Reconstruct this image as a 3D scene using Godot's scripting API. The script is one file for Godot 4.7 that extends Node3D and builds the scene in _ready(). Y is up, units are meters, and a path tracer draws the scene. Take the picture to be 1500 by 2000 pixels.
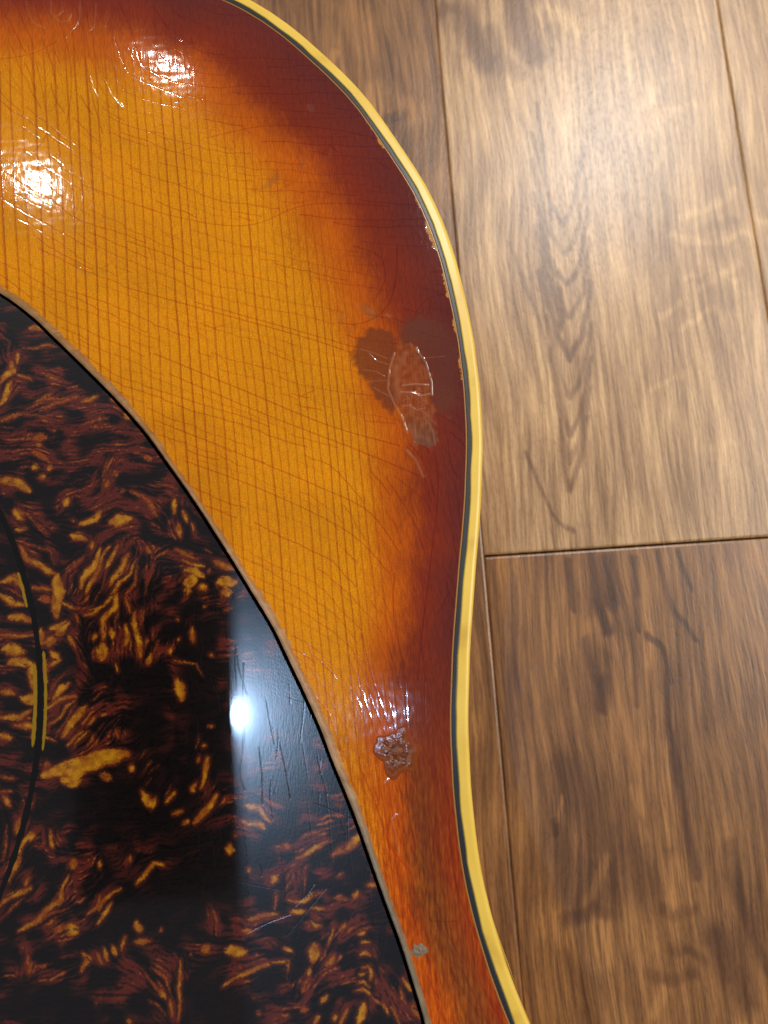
extends Node3D
# A worn sunburst guitar lying on an oak floor. Sizes in the tables are millimetres on the guitar's top or on the floor
# (x to the right, z towards the viewer's feet); the scene itself is in metres.

const MM := 0.001
const TOP := 105.0                       # height of the guitar's top above the floor
const AXIS := Vector2(-122.0, 0.0)       # a point on the guitar's centre line
const AXIS_DIR := Vector2(0.03997, 0.9992)

var half: PackedVector2Array             # right half of the body outline, neck end to tail
var rim: PackedVector2Array              # closed outline
var rim_in: PackedVector2Array           # unit normals of it, pointing inwards
var df := PackedFloat32Array()           # distance to the outline on a 3 mm grid
const DF0 := Vector2(-300.137, -222.071)
const DFN := Vector2i(130, 202)
const DFS := 3.0

# texture areas: corner and size in mm, pixels
const SB0 := Vector2(-104, -195)
const SBS := Vector2(144, 293)
const SBN := Vector2i(950, 1934)
const PG0 := Vector2(-105, -104)
const PGS := Vector2(116, 202)
const PGN := Vector2i(928, 1616)
const PLANK_W := 125.5
const PLANK_L := 262.0
const PLN := Vector2i(640, 1336)

var cracks := PackedFloat32Array()
var sd_amber := PackedFloat32Array()
var sd_orange := PackedFloat32Array()
var soft_red := PackedFloat32Array()
var soft_black := PackedFloat32Array()
var guard_marks := PackedFloat32Array()
var scuff := PackedFloat32Array()
var guard_flow := PackedVector2Array()   # direction of the streaks on a 2 mm grid, doubled angle
var streaks := []
const GFN := Vector2i(60, 104)
var rows_a := []
var rows_b := []
var guard_x := PackedFloat32Array()      # x of the pickguard's edge at z = -120, -119 ... mm
var n1 := FastNoiseLite.new()
var n2 := FastNoiseLite.new()
var n3 := FastNoiseLite.new()
var nf := FastNoiseLite.new()
var rng := RandomNumberGenerator.new()
var guitar: Node3D
var top_board: Node3D
var guard_plate: Node3D


func _ready() -> void:
	rng.seed = 41
	camera_and_light()
	var ks := 1
	for n in [n1, n2, n3, nf]:
		n.seed = ks
		ks += 7
		n.noise_type = FastNoiseLite.TYPE_SIMPLEX
		n.frequency = 1.0
		n.fractal_type = FastNoiseLite.FRACTAL_NONE
	nf.fractal_type = FastNoiseLite.FRACTAL_FBM
	nf.fractal_octaves = 3
	outline()
	floor_planks()
	build_guitar()


# ------------------------------------------------------------------ camera, lamps

func camera_and_light() -> void:
	var cam := Camera3D.new()
	cam.name = "camera"
	add_child(cam)
	cam.transform = Transform3D(Basis(Vector3(0.99779445, -0.00735474, 0.06597079), Vector3(0.06626324, 0.16915438, -0.98335954), Vector3(-0.00392689, 0.98556213, 0.16926865)), Vector3(0, 0.3, 0))
	cam.near = 0.02
	cam.far = 20.0
	var att := CameraAttributesPhysical.new()
	att.frustum_focal_length = 18.02
	att.frustum_focus_distance = 0.212
	att.frustum_near = 0.02
	att.frustum_far = 20.0
	att.exposure_aperture = 10.0
	cam.attributes = att
	cam.fov = 67.35
	cam.current = true
	var we := WorldEnvironment.new()
	we.name = "world_environment"
	var e := Environment.new()
	e.background_mode = Environment.BG_COLOR
	e.background_color = Color(0.36, 0.36, 0.38)
	e.tonemap_mode = Environment.TONE_MAPPER_LINEAR
	e.tonemap_exposure = 1.0
	e.sdfgi_enabled = true
	e.ssao_enabled = true
	e.ssil_enabled = true
	we.environment = e
	add_child(we)
	lamp(-0.670, -2.173, 0.32, Color(1.0, 0.975, 0.94), 0.016, "white recessed ceiling downlight mirrored high on the red shoulder of the guitar")
	lamp(-1.144, -1.693, 0.32, Color(1.0, 0.975, 0.94), 0.016, "white recessed ceiling downlight mirrored in the amber middle of the guitar's top")
	lamp(-0.526, 0.188, 1.05, Color(0.70, 0.84, 1.0), 0.024, "white recessed ceiling downlight mirrored in the dark tortoiseshell pickguard")
	lamp(0.925, -1.801, 5.00, Color(1.0, 0.975, 0.94), 0.050, "white recessed ceiling downlight mirrored softly in the bare oak boards")
	fill_panel(2.2, -0.6, Vector2(1.2, 1.9), 9.0, "unseen white fill panel added overhead to softly light the boards beside the guitar")
	blocker_phone(Vector3(-0.1185, 0.303, 0.035))

func lamp(x: float, z: float, energy: float, tint: Color, radius: float, label: String) -> void:
	var o := thing("ceiling_downlight", label, "ceiling lamp", Vector3(x, 2.45, z), "downlights over the floor")
	var st := begin()
	lathe(st, [Vector2(radius, 0.0), Vector2(radius + 0.018, -0.004), Vector2(radius + 0.02, 0.0), Vector2(radius + 0.02, 0.03), Vector2(radius, 0.03), Vector2(radius, 0.0)], 40)
	var white := mat(Color(0.85, 0.85, 0.84), 0.4)
	put(st, "trim_ring", white, o)
	st = begin()
	lathe(st, [Vector2(0.0, 0.004), Vector2(radius - 0.001, 0.004), Vector2(radius - 0.001, 0.02), Vector2(0.0, 0.02)], 40)
	var glow := mat(Color(1, 1, 1), 0.5)
	glow.emission_enabled = true
	glow.emission = tint
	glow.emission_energy_multiplier = 6.0
	put(st, "lamp_diffuser", glow, o)
	var l := SpotLight3D.new()
	l.name = "lamp_light"
	l.light_energy = energy
	l.light_color = tint
	l.light_size = radius
	l.spot_angle = 70.0
	l.spot_attenuation = 2.0
	l.spot_range = 8.0
	l.shadow_enabled = true
	o.add_child(l, true)
	l.position = Vector3(0, -0.05, 0)
	l.rotation_degrees.x = -90.0


func fill_panel(x: float, z: float, size: Vector2, energy: float, label: String) -> void:  # invented overhead panel, added as soft fill for the boards
	var o := thing("added_fill_panel", label, "ceiling lamp", Vector3(x, 2.45, z))
	var st := begin()
	var a := size * 0.5
	for f in [[Vector3(-a.x - 0.02, 0, -a.y - 0.02), Vector3(a.x + 0.02, 0.03, -a.y)], [Vector3(-a.x - 0.02, 0, a.y), Vector3(a.x + 0.02, 0.03, a.y + 0.02)], [Vector3(-a.x - 0.02, 0, -a.y), Vector3(-a.x, 0.03, a.y)], [Vector3(a.x, 0, -a.y), Vector3(a.x + 0.02, 0.03, a.y)]]:
		block(st, f[0], f[1])
	put(st, "panel_frame", mat(Color(0.8, 0.8, 0.8), 0.5), o)
	st = begin()
	block(st, Vector3(-a.x, 0.008, -a.y), Vector3(a.x, 0.028, a.y))
	var glow := mat(Color(1, 1, 1), 0.6)
	glow.emission_enabled = true
	glow.emission = Color(1.0, 0.98, 0.95)
	glow.emission_energy_multiplier = 0.6
	put(st, "lamp_diffuser", glow, o)
	var l := AreaLight3D.new()
	l.name = "lamp_light"
	l.area_size = size
	l.light_energy = energy
	l.light_color = Color(1.0, 0.98, 0.95)
	l.shadow_enabled = true
	o.add_child(l, true)
	l.position = Vector3(0, -0.02, 0)
	l.rotation_degrees.x = -90.0


func blocker_phone(at: Vector3) -> void:
	# unseen dark phone, added to block the downlight and darken the pickguard reflection
	var o := thing("blocker_phone", "unseen black phone added beside the camera to darken the reflection in the pickguard", "phone", at)
	var black := mat(Color(0.03, 0.03, 0.035), 0.5)
	var st := begin()
	var w := 0.0375
	var h := 0.076
	var r := 0.010
	var ring := PackedVector2Array()
	for c in [[Vector2(w - r, h - r), 0.0], [Vector2(-w + r, h - r), 90.0], [Vector2(-w + r, -h + r), 180.0], [Vector2(w - r, -h + r), 270.0]]:
		for k in 9:
			ring.append(c[0] + Vector2.from_angle(deg_to_rad(c[1] + k * 11.25)) * r)
	var prof := [[0.0, -0.004], [1.0, -0.004], [1.012, -0.003], [1.015, 0.0], [1.012, 0.003], [1.0, 0.004], [0.0, 0.004]]
	for k in prof.size() - 1:
		for i in ring.size():
			var a := ring[i]
			var b := ring[(i + 1) % ring.size()]
			var p: Array = prof[k]
			var q: Array = prof[k + 1]
			var v := [Vector3(a.x * p[0], p[1], a.y * p[0]), Vector3(b.x * p[0], p[1], b.y * p[0]), Vector3(b.x * q[0], q[1], b.y * q[0]), Vector3(a.x * q[0], q[1], a.y * q[0])]
			for t in [0, 1, 2, 0, 2, 3]:
				st.add_vertex(v[t])
	put(st, "phone_body", black, o)
	st = begin()
	block(st, Vector3(-w + 0.004, 0.0041, -h + 0.006), Vector3(w - 0.004, 0.0046, h - 0.006))
	put(st, "screen", mat(Color(0.01, 0.01, 0.012), 0.08), o)
	for k in 2:
		st = begin()
		lathe(st, [Vector2(0.0, -0.0062), Vector2(0.006, -0.0062), Vector2(0.0068, -0.0056), Vector2(0.0068, -0.004)], 24)
		var lens := put(st, "camera_lens", mat(Color(0.01, 0.01, 0.015), 0.05), o)
		lens.position = Vector3(-0.022 + 0.016 * k, 0, -0.06 + 0.016 * k)


func block(st: SurfaceTool, a: Vector3, b: Vector3) -> void:
	var p := [Vector3(a.x, a.y, a.z), Vector3(b.x, a.y, a.z), Vector3(b.x, a.y, b.z), Vector3(a.x, a.y, b.z), Vector3(a.x, b.y, a.z), Vector3(b.x, b.y, a.z), Vector3(b.x, b.y, b.z), Vector3(a.x, b.y, b.z)]
	var n := 0
	for f in [[0, 1, 2, 3], [7, 6, 5, 4], [0, 4, 5, 1], [1, 5, 6, 2], [2, 6, 7, 3], [3, 7, 4, 0]]:
		st.set_smooth_group(n)
		n += 1
		for t in [0, 1, 2, 0, 2, 3]:
			st.add_vertex(p[f[t]])


# ------------------------------------------------------------------ helpers

func thing(called: String, label: String, category: String, at: Vector3, group := "") -> Node3D:
	var o := Node3D.new()
	o.name = called
	add_child(o, true)
	o.position = at
	o.set_meta("label", label)
	o.set_meta("category", category)
	if group:
		o.set_meta("group", group)
	return o


func mat(c: Color, rough: float) -> StandardMaterial3D:
	var m := StandardMaterial3D.new()
	m.albedo_color = c
	m.roughness = rough
	return m


func begin() -> SurfaceTool:
	var st := SurfaceTool.new()
	st.begin(Mesh.PRIMITIVE_TRIANGLES)
	return st


func put(st: SurfaceTool, called: String, m: Material, parent: Node3D, smooth := true) -> MeshInstance3D:
	if smooth:
		st.generate_normals()
	var o := MeshInstance3D.new()
	o.name = called
	o.mesh = st.commit()
	o.material_override = m
	parent.add_child(o, true)
	return o


func lathe(st: SurfaceTool, prof: Array, n: int) -> void:
	for k in prof.size() - 1:
		st.set_smooth_group(k)
		for i in n:
			var a := TAU * i / n
			var b := TAU * (i + 1) / n
			var p: Vector2 = prof[k]
			var q: Vector2 = prof[k + 1]
			var v := [Vector3(p.x * cos(a), p.y, p.x * sin(a)), Vector3(p.x * cos(b), p.y, p.x * sin(b)), Vector3(q.x * cos(b), q.y, q.x * sin(b)), Vector3(q.x * cos(a), q.y, q.x * sin(a))]
			for t in [0, 1, 2, 0, 2, 3]:
				st.add_vertex(v[t])


func quad(st: SurfaceTool, a: Vector3, b: Vector3, c: Vector3, d: Vector3) -> void:
	for v in [a, b, c, a, c, d]:
		st.add_vertex(v * MM)


func sstep(a: float, b: float, x: float) -> float:
	var t := clampf((x - a) / (b - a), 0.0, 1.0)
	return t * t * (3.0 - 2.0 * t)


func catmull(pts: PackedVector2Array, step: float) -> PackedVector2Array:
	var out := PackedVector2Array()
	var n := pts.size()
	for i in n - 1:
		var p0 := pts[maxi(i - 1, 0)]
		var p1 := pts[i]
		var p2 := pts[i + 1]
		var p3 := pts[mini(i + 2, n - 1)]
		var m := maxi(1, int(p1.distance_to(p2) / step))
		for k in m:
			out.append(p1.cubic_interpolate(p2, p0, p3, float(k) / m))
	out.append(pts[n - 1])
	return out


func in_threads(row: Callable, n: int) -> void:
	var all := []
	for k in 4:
		var t := Thread.new()
		t.start(some_rows.bind(row, k, n))
		all.append(t)
	for t in all:
		t.wait_to_finish()


func some_rows(row: Callable, first: int, n: int) -> void:
	for y in range(first, n, 4):
		row.call(y)


func bake(size: Vector2i, row: Callable, height := false) -> Array:
	rows_a.clear()
	rows_b.clear()
	rows_a.resize(size.y)
	rows_b.resize(size.y)
	in_threads(row, size.y)
	var bytes := PackedByteArray()
	for r in rows_a:
		bytes.append_array(r)
	var out := [ImageTexture.create_from_image(Image.create_from_data(size.x, size.y, false, Image.FORMAT_RGB8, bytes))]
	if height:
		var fl := PackedFloat32Array()
		for r in rows_b:
			fl.append_array(r)
		out.append(ImageTexture.create_from_image(Image.create_from_data(size.x, size.y, false, Image.FORMAT_RF, fl.to_byte_array())))
	return out


# ------------------------------------------------------------------ floor

var plank_dark := PackedFloat32Array()
var plank_pale := PackedFloat32Array()
var plank_kind := 0

func soft_stroke(buf: PackedFloat32Array, size: Vector2i, origin: Vector2, scale: float, pts: PackedVector2Array, width: float, amount: float) -> PackedFloat32Array:
	var hw := width * 0.5
	for i in maxi(1, pts.size() - 1):
		var a := (pts[i] - origin) * scale
		var b := (pts[mini(i + 1, pts.size() - 1)] - origin) * scale
		var r := hw * scale * 1.7
		var x0 := clampi(int(minf(a.x, b.x) - r), 0, size.x - 1)
		var x1 := clampi(int(maxf(a.x, b.x) + r) + 1, 0, size.x - 1)
		var y0 := clampi(int(minf(a.y, b.y) - r), 0, size.y - 1)
		var y1 := clampi(int(maxf(a.y, b.y) + r) + 1, 0, size.y - 1)
		for y in range(y0, y1 + 1):
			for x in range(x0, x1 + 1):
				var p := Vector2(x, y)
				var q := Geometry2D.get_closest_point_to_segment(p, a, b)
				var d := p.distance_to(q) / (hw * scale)
				if d < 1.7:
					var v := amount * (1.0 - sstep(0.25, 1.7, d))
					var at := y * size.x + x
					if v > buf[at]:
						buf[at] = v
	return buf


func row_plank(y: int) -> void:
	var w := PLN.x
	var out := PackedByteArray()
	out.resize(w * 3)
	var hts := PackedFloat32Array()
	hts.resize(w)
	var z := y * PLANK_L / PLN.y
	var dark_kind := plank_kind == 1
	for x in w:
		var X := x * PLANK_W / w
		var wx := X + 2.0 * n1.get_noise_2d(X * 0.02, z * 0.008) + 0.15 * n2.get_noise_2d(X * 0.2, z * 0.05)
		var fine := 0.6 * n1.get_noise_2d(wx * 1.1, z * 0.028) + 0.5 * n3.get_noise_2d(wx * 2.4, z * 0.05)
		var mid := n2.get_noise_2d(wx * 0.30, z * 0.010)
		var broad := nf.get_noise_2d(wx * 0.035 + 40.0 * plank_kind, z * 0.011)
		var pore := n3.get_noise_2d(wx * 2.6, z * 0.13)
		var t := 0.55 + 0.25 * fine + 0.16 * mid + 0.22 * broad
		var sx := clampi(int((wx) / PLANK_W * w), 0, w - 1)
		var sy := clampi(y + int(6.0 * n3.get_noise_2d(X * 0.12, z * 0.08)), 0, PLN.y - 1)
		var dk := plank_dark[sy * w + sx]
		var pl := plank_pale[sy * w + sx]
		dk *= 0.75 + 0.6 * fine
		t = t - dk * 0.78 + pl * (0.35 + 0.25 * fine)
		if pore > 0.45:
			t -= (pore - 0.45) * 0.5
		t = clampf(t, 0.0, 1.0)
		var r: float
		var g: float
		var b: float
		if dark_kind:
			r = lerpf(76, 180, t)
			g = lerpf(46, 126, t)
			b = lerpf(22, 70, t)
		else:
			r = lerpf(112, 230, t)
			g = lerpf(76, 185, t)
			b = lerpf(43, 128, t)
		# cooler, greyer latewood
		var cool := 0.5 + 0.5 * mid
		b += 7.0 * cool * (1.0 - t)
		out[x * 3] = clampi(int(r), 0, 255)
		out[x * 3 + 1] = clampi(int(g), 0, 255)
		out[x * 3 + 2] = clampi(int(b), 0, 255)
		hts[x] = 0.5 + 0.05 * fine + 0.05 * mid - maxf(0.0, pore - 0.3) * 0.25
	rows_a[y] = out
	rows_b[y] = hts


func dark(pts: PackedVector2Array, width: float, amount: float) -> void:
	plank_dark = soft_stroke(plank_dark, PLN, plank_org, PLN.x / PLANK_W, pts, width, amount)


func pale(pts: PackedVector2Array, width: float, amount: float) -> void:
	plank_pale = soft_stroke(plank_pale, PLN, plank_org, PLN.x / PLANK_W, pts, width, amount)

var plank_org := Vector2.ZERO


func plank_material(kind: int) -> StandardMaterial3D:
	plank_kind = kind
	plank_dark.resize(PLN.x * PLN.y)
	plank_pale.resize(PLN.x * PLN.y)
	plank_dark.fill(0.0)
	plank_pale.fill(0.0)
	if kind == 0:
		plank_org = Vector2(39.2, -294.0)
		dark([Vector2(74.4, -85.7), Vector2(75.0, -64.2), Vector2(76.4, -54.7), Vector2(79.9, -64.9), Vector2(84.1, -85.9)], 2.3, 0.65)
		dark([Vector2(73.6, -99.4), Vector2(75.0, -75.8), Vector2(77.1, -66.2), Vector2(81.4, -76.5), Vector2(86.2, -97.7)], 2.3, 0.50)
		dark([Vector2(73.2, -112.8), Vector2(75.2, -87.6), Vector2(77.9, -77.8), Vector2(82.7, -88.2), Vector2(88.0, -109.6)], 2.3, 0.65)
		dark([Vector2(73.0, -129.8), Vector2(75.6, -102.8), Vector2(78.8, -92.7), Vector2(84.3, -103.3), Vector2(90.1, -125.0)], 2.3, 0.50)
		dark([Vector2(72.9, -149.4), Vector2(76.1, -120.4), Vector2(79.9, -110.2), Vector2(86.0, -120.9), Vector2(92.3, -143.0)], 2.3, 0.65)
		dark([Vector2(72.5, -169.9), Vector2(76.4, -138.4), Vector2(81.0, -127.9), Vector2(88.0, -138.8), Vector2(95.0, -161.3)], 2.3, 0.50)
		dark([Vector2(72.5, -185.1), Vector2(76.8, -152.1), Vector2(81.9, -141.5), Vector2(89.3, -152.4), Vector2(96.6, -175.3)], 2.3, 0.65)
		dark([Vector2(73.0, -200.0), Vector2(77.5, -166.0), Vector2(82.8, -155.2), Vector2(90.4, -166.3), Vector2(98.0, -189.5)], 2.3, 0.50)
		dark([Vector2(75.0, -213.0), Vector2(78.9, -180.1), Vector2(83.7, -169.1), Vector2(90.7, -180.5), Vector2(97.9, -204.0)], 2.3, 0.65)
		dark([Vector2(45.8, -276.0), Vector2(55.6, -257.1), Vector2(61.7, -249.0)], 12.6, 0.80)
		dark([Vector2(75.8, -279.0), Vector2(76.3, -260.8), Vector2(81.0, -250.2)], 10.5, 0.80)
		dark([Vector2(63.0, -264.3), Vector2(68.4, -248.5), Vector2(74.6, -243.0)], 8.4, 0.50)
		dark([Vector2(79.8, -227.5), Vector2(78.4, -190.9), Vector2(79.0, -171.8)], 1.7, 0.70)
		dark([Vector2(78.5, -139.4), Vector2(78.4, -128.1), Vector2(72.3, -110.7)], 2.9, 0.60)
		pale([Vector2(45.3, -270.8), Vector2(48.8, -257.6)], 6.3, 0.70)
		pale([Vector2(86.7, -273.0), Vector2(99.4, -264.2)], 8.4, 0.60)
		dark([Vector2(62.6, -163.6), Vector2(69.9, -128.7), Vector2(73.1, -97.5)], 1.7, 0.40)
		dark([Vector2(58.2, -72.7), Vector2(67.9, -47.0), Vector2(77.1, -38.2)], 1.7, 0.50)
		pale([Vector2(127.5, -224.1), Vector2(133.2, -233.7), Vector2(136.8, -236.0)], 3.6, 0.40)
		pale([Vector2(126.3, -209.3), Vector2(132.4, -218.8), Vector2(146.3, -222.7)], 3.6, 0.40)
		pale([Vector2(134.9, -170.2), Vector2(148.1, -171.7), Vector2(160.2, -179.8)], 3.6, 0.50)
		pale([Vector2(129.4, -161.2), Vector2(146.1, -156.6), Vector2(161.7, -160.1)], 3.6, 0.50)
		pale([Vector2(139.1, -137.5), Vector2(146.0, -140.4), Vector2(156.5, -146.6)], 3.6, 0.40)
		pale([Vector2(133.4, -142.4), Vector2(146.4, -143.8), Vector2(154.4, -139.8)], 2.7, 0.30)
		pale([Vector2(124.6, -192.4), Vector2(130.2, -201.7)], 3.1, 0.40)
		pale([Vector2(120.5, -125.2), Vector2(129.8, -131.3)], 3.1, 0.40)
		pale([Vector2(128.3, -120.2), Vector2(144.2, -128.0)], 2.7, 0.40)
		pale([Vector2(117.7, -207.5), Vector2(112.4, -200.6)], 4.8, 0.20)
		pale([Vector2(114.5, -94.6), Vector2(125.7, -100.4)], 2.7, 0.30)
		pale([Vector2(129.6, -67.9), Vector2(144.5, -71.1)], 2.7, 0.20)
		dark([Vector2(148.4, -157.6), Vector2(147.7, -153.0)], 8.4, 0.30)
		dark([Vector2(144.0, -141.7), Vector2(150.9, -129.8)], 8.4, 0.35)
		dark([Vector2(144.7, -162.5), Vector2(158.2, -166.2)], 4.2, 0.30)
	else:
		plank_org = Vector2(39.2, -31.4)
		dark([Vector2(72.0, -28.4), Vector2(72.8, -8.4)], 2.5, 0.60)
		dark([Vector2(82.2, -29.8), Vector2(81.9, -9.8), Vector2(84.7, 0.2)], 3.4, 0.80)
		dark([Vector2(87.9, -27.3), Vector2(86.8, -9.5)], 5.5, 0.80)
		dark([Vector2(96.9, -26.7), Vector2(93.6, 0.8)], 2.9, 0.70)
		dark([Vector2(106.1, -28.1), Vector2(107.8, -10.0), Vector2(112.7, -1.8), Vector2(118.5, 6.4)], 2.3, 0.60)
		dark([Vector2(114.1, -27.6), Vector2(118.2, -13.3)], 1.9, 0.70)
		dark([Vector2(97.2, 3.0), Vector2(103.4, 9.2), Vector2(105.8, 20.9)], 2.5, 0.80)
		dark([Vector2(104.3, 17.0), Vector2(103.6, 37.8), Vector2(105.5, 52.8)], 2.9, 0.55)
		dark([Vector2(104.3, 47.2), Vector2(106.2, 69.2), Vector2(108.0, 90.7)], 3.4, 0.50)
		dark([Vector2(76.4, 3.6), Vector2(78.6, 19.1), Vector2(80.2, 30.6)], 2.9, 0.50)
		dark([Vector2(80.6, 19.3), Vector2(79.5, 28.7)], 5.0, 0.60)
		dark([Vector2(92.6, 0.7), Vector2(91.1, 29.5)], 2.1, 0.50)
		dark([Vector2(58.0, -29.4), Vector2(57.8, 12.0), Vector2(57.8, 49.7)], 2.1, 0.35)
		dark([Vector2(55.0, 67.7), Vector2(55.4, 73.1)], 2.5, 0.60)
		dark([Vector2(68.5, 99.6), Vector2(71.2, 100.9)], 6.3, 0.60)
		dark([Vector2(58.8, 103.3), Vector2(63.7, 101.0)], 5.9, 0.55)
		dark([Vector2(58.1, 84.0), Vector2(66.8, 89.8)], 23.1, 0.30)
		dark([Vector2(80.5, 85.4), Vector2(85.4, 91.0)], 18.9, 0.32)
		dark([Vector2(91.7, 101.0), Vector2(96.9, 103.6), Vector2(105.6, 101.4)], 3.8, 0.35)
		dark([Vector2(93.7, 114.4), Vector2(100.9, 115.9), Vector2(106.8, 120.0)], 3.8, 0.35)
		dark([Vector2(83.4, 122.8), Vector2(92.4, 124.5), Vector2(101.6, 123.9)], 3.8, 0.30)
		dark([Vector2(110.7, 111.7), Vector2(114.5, 123.9), Vector2(118.5, 134.2)], 8.4, 0.60)
		dark([Vector2(118.8, 80.8), Vector2(120.0, 98.5), Vector2(127.3, 124.7)], 4.2, 0.45)
		dark([Vector2(76.5, 86.9), Vector2(67.9, 96.9)], 12.6, 0.30)
		dark([Vector2(61.7, 49.9), Vector2(68.4, 75.8)], 12.6, 0.30)
		pale([Vector2(72.3, 83.1), Vector2(66.1, 96.8)], 3.8, 0.60)
		pale([Vector2(68.8, 105.6), Vector2(69.7, 114.3)], 12.6, 0.70)
		pale([Vector2(50.5, 102.7), Vector2(59.4, 106.7)], 10.5, 0.50)
		pale([Vector2(100.8, 88.5), Vector2(101.3, 99.0)], 10.5, 0.50)
		pale([Vector2(100.7, 45.1), Vector2(98.4, 77.7)], 4.2, 0.50)
		pale([Vector2(86.5, 58.9), Vector2(88.5, 66.3)], 4.2, 0.50)
		pale([Vector2(58.6, 60.7), Vector2(56.0, 67.8)], 2.1, 0.70)
		pale([Vector2(53.4, -23.6), Vector2(66.8, 1.0)], 18.9, 0.35)
		pale([Vector2(87.4, 127.2), Vector2(83.7, 135.3)], 4.2, 0.60)
		pale([Vector2(79.1, -2.1), Vector2(86.0, 6.1)], 6.3, 0.40)
		pale([Vector2(95.7, -8.9), Vector2(96.8, 14.6)], 3.8, 0.50)
		pale([Vector2(149.3, -21.2), Vector2(136.8, 36.2)], 16.8, 0.30)
	var t := bake(PLN, row_plank, true)
	var m := mat(Color.WHITE, 0.35)
	m.albedo_texture = t[0]
	m.heightmap_enabled = true
	m.heightmap_texture = t[1]
	m.heightmap_scale = 0.02
	m.metallic_specular = 0.5
	m.clearcoat_enabled = true
	m.clearcoat = 0.28
	m.clearcoat_roughness = 0.3
	return m


func plank(parent: Node3D, x0: float, x1: float, z0: float, z1: float, drop: float, m: Material, flip: bool, zref: float) -> void:
	# a board with eased edges; wood grain runs along z
	var st := begin()
	st.set_smooth_group(-1)
	var bev := 0.9
	var g := 0.06
	var a := Vector2(x0 + g, z0 + 0.35)
	var b := Vector2(x1 - g, z1 - 0.35)
	var y := -drop
	var lx := [a.x, a.x + 0.35, a.x + bev, b.x - bev, b.x - 0.35, b.x]
	var ly := [-0.5, -0.17, 0.0, 0.0, -0.17, -0.5]
	var lz := [a.y, a.y + 0.35, a.y + bev, b.y - bev, b.y - 0.35, b.y]
	for i in 5:
		for j in 5:
			var c := [[i, j], [i + 1, j], [i + 1, j + 1], [i, j], [i + 1, j + 1], [i, j + 1]]
			for q in c:
				var px: float = lx[q[0]]
				var pz: float = lz[q[1]]
				var py: float = y + minf(ly[q[0]], ly[q[1]])
				var u := (px - x0) / PLANK_W
				var v := (pz - zref) / PLANK_L
				if flip:
					u = 1.0 - u
					v = 0.93 - v
				st.set_uv(Vector2(u, v))
				st.add_vertex(Vector3(px, py, pz) * MM)
	# sides
	var lo := y - 12.0
	var hi := y - 0.5
	for s in [[Vector2(a.x, a.y), Vector2(b.x, a.y)], [Vector2(b.x, a.y), Vector2(b.x, b.y)], [Vector2(b.x, b.y), Vector2(a.x, b.y)], [Vector2(a.x, b.y), Vector2(a.x, a.y)]]:
		var p: Vector2 = s[0]
		var q: Vector2 = s[1]
		st.set_uv(Vector2(0.1, 0.1))
		quad(st, Vector3(p.x, hi, p.y), Vector3(p.x, lo, p.y), Vector3(q.x, lo, q.y), Vector3(q.x, hi, q.y))
	put(st, "plank", m, parent)


func floor_planks() -> void:
	var fl := Node3D.new()
	fl.name = "floor"
	fl.set_meta("kind", "structure")
	add_child(fl)
	var light := plank_material(0)
	var darkm := plank_material(1)
	var st := begin()
	for v in [Vector3(-900, -13, -1000), Vector3(900, -13, -1000), Vector3(900, -13, 900), Vector3(-900, -13, -1000), Vector3(900, -13, 900), Vector3(-900, -13, 900)]:
		st.add_vertex(v * MM)
	put(st, "underlay", mat(Color(0.05, 0.04, 0.03), 0.9), fl)
	var zs := -31.4
	plank(fl, 39.2, 164.7, -930.0, zs, 0.0, light, false, -294.0)
	plank(fl, 39.2, 164.7, zs, 760.0, 0.25, darkm, false, -31.4)
	plank(fl, 164.7, 290.2, -760.0, 300.0, 0.1, light, true, -275.0)
	plank(fl, -86.3, 39.2, -560.0, -96.0, 0.15, darkm, true, -335.0)
	plank(fl, -86.3, 39.2, -96.0, 560.0, 0.15, darkm, true, -76.0)
	# the rest of the floor round about
	for k in 6:
		var i: int = [-6, -5, -4, -3, -2, 2][k]
		var x0 := 39.2 + i * PLANK_W
		var z := -900.0 + 130.0 * ((k * 3) % 5)
		plank(fl, x0, x0 + PLANK_W, -960.0, z + 300.0, 0.05 * k, light if k % 2 else darkm, k % 3 == 0, z)
		plank(fl, x0, x0 + PLANK_W, z + 300.0, 860.0, 0.04 * k, darkm if k % 2 else light, k % 3 == 1, z + 100.0)


# ------------------------------------------------------------------ body outline and relief

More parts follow.
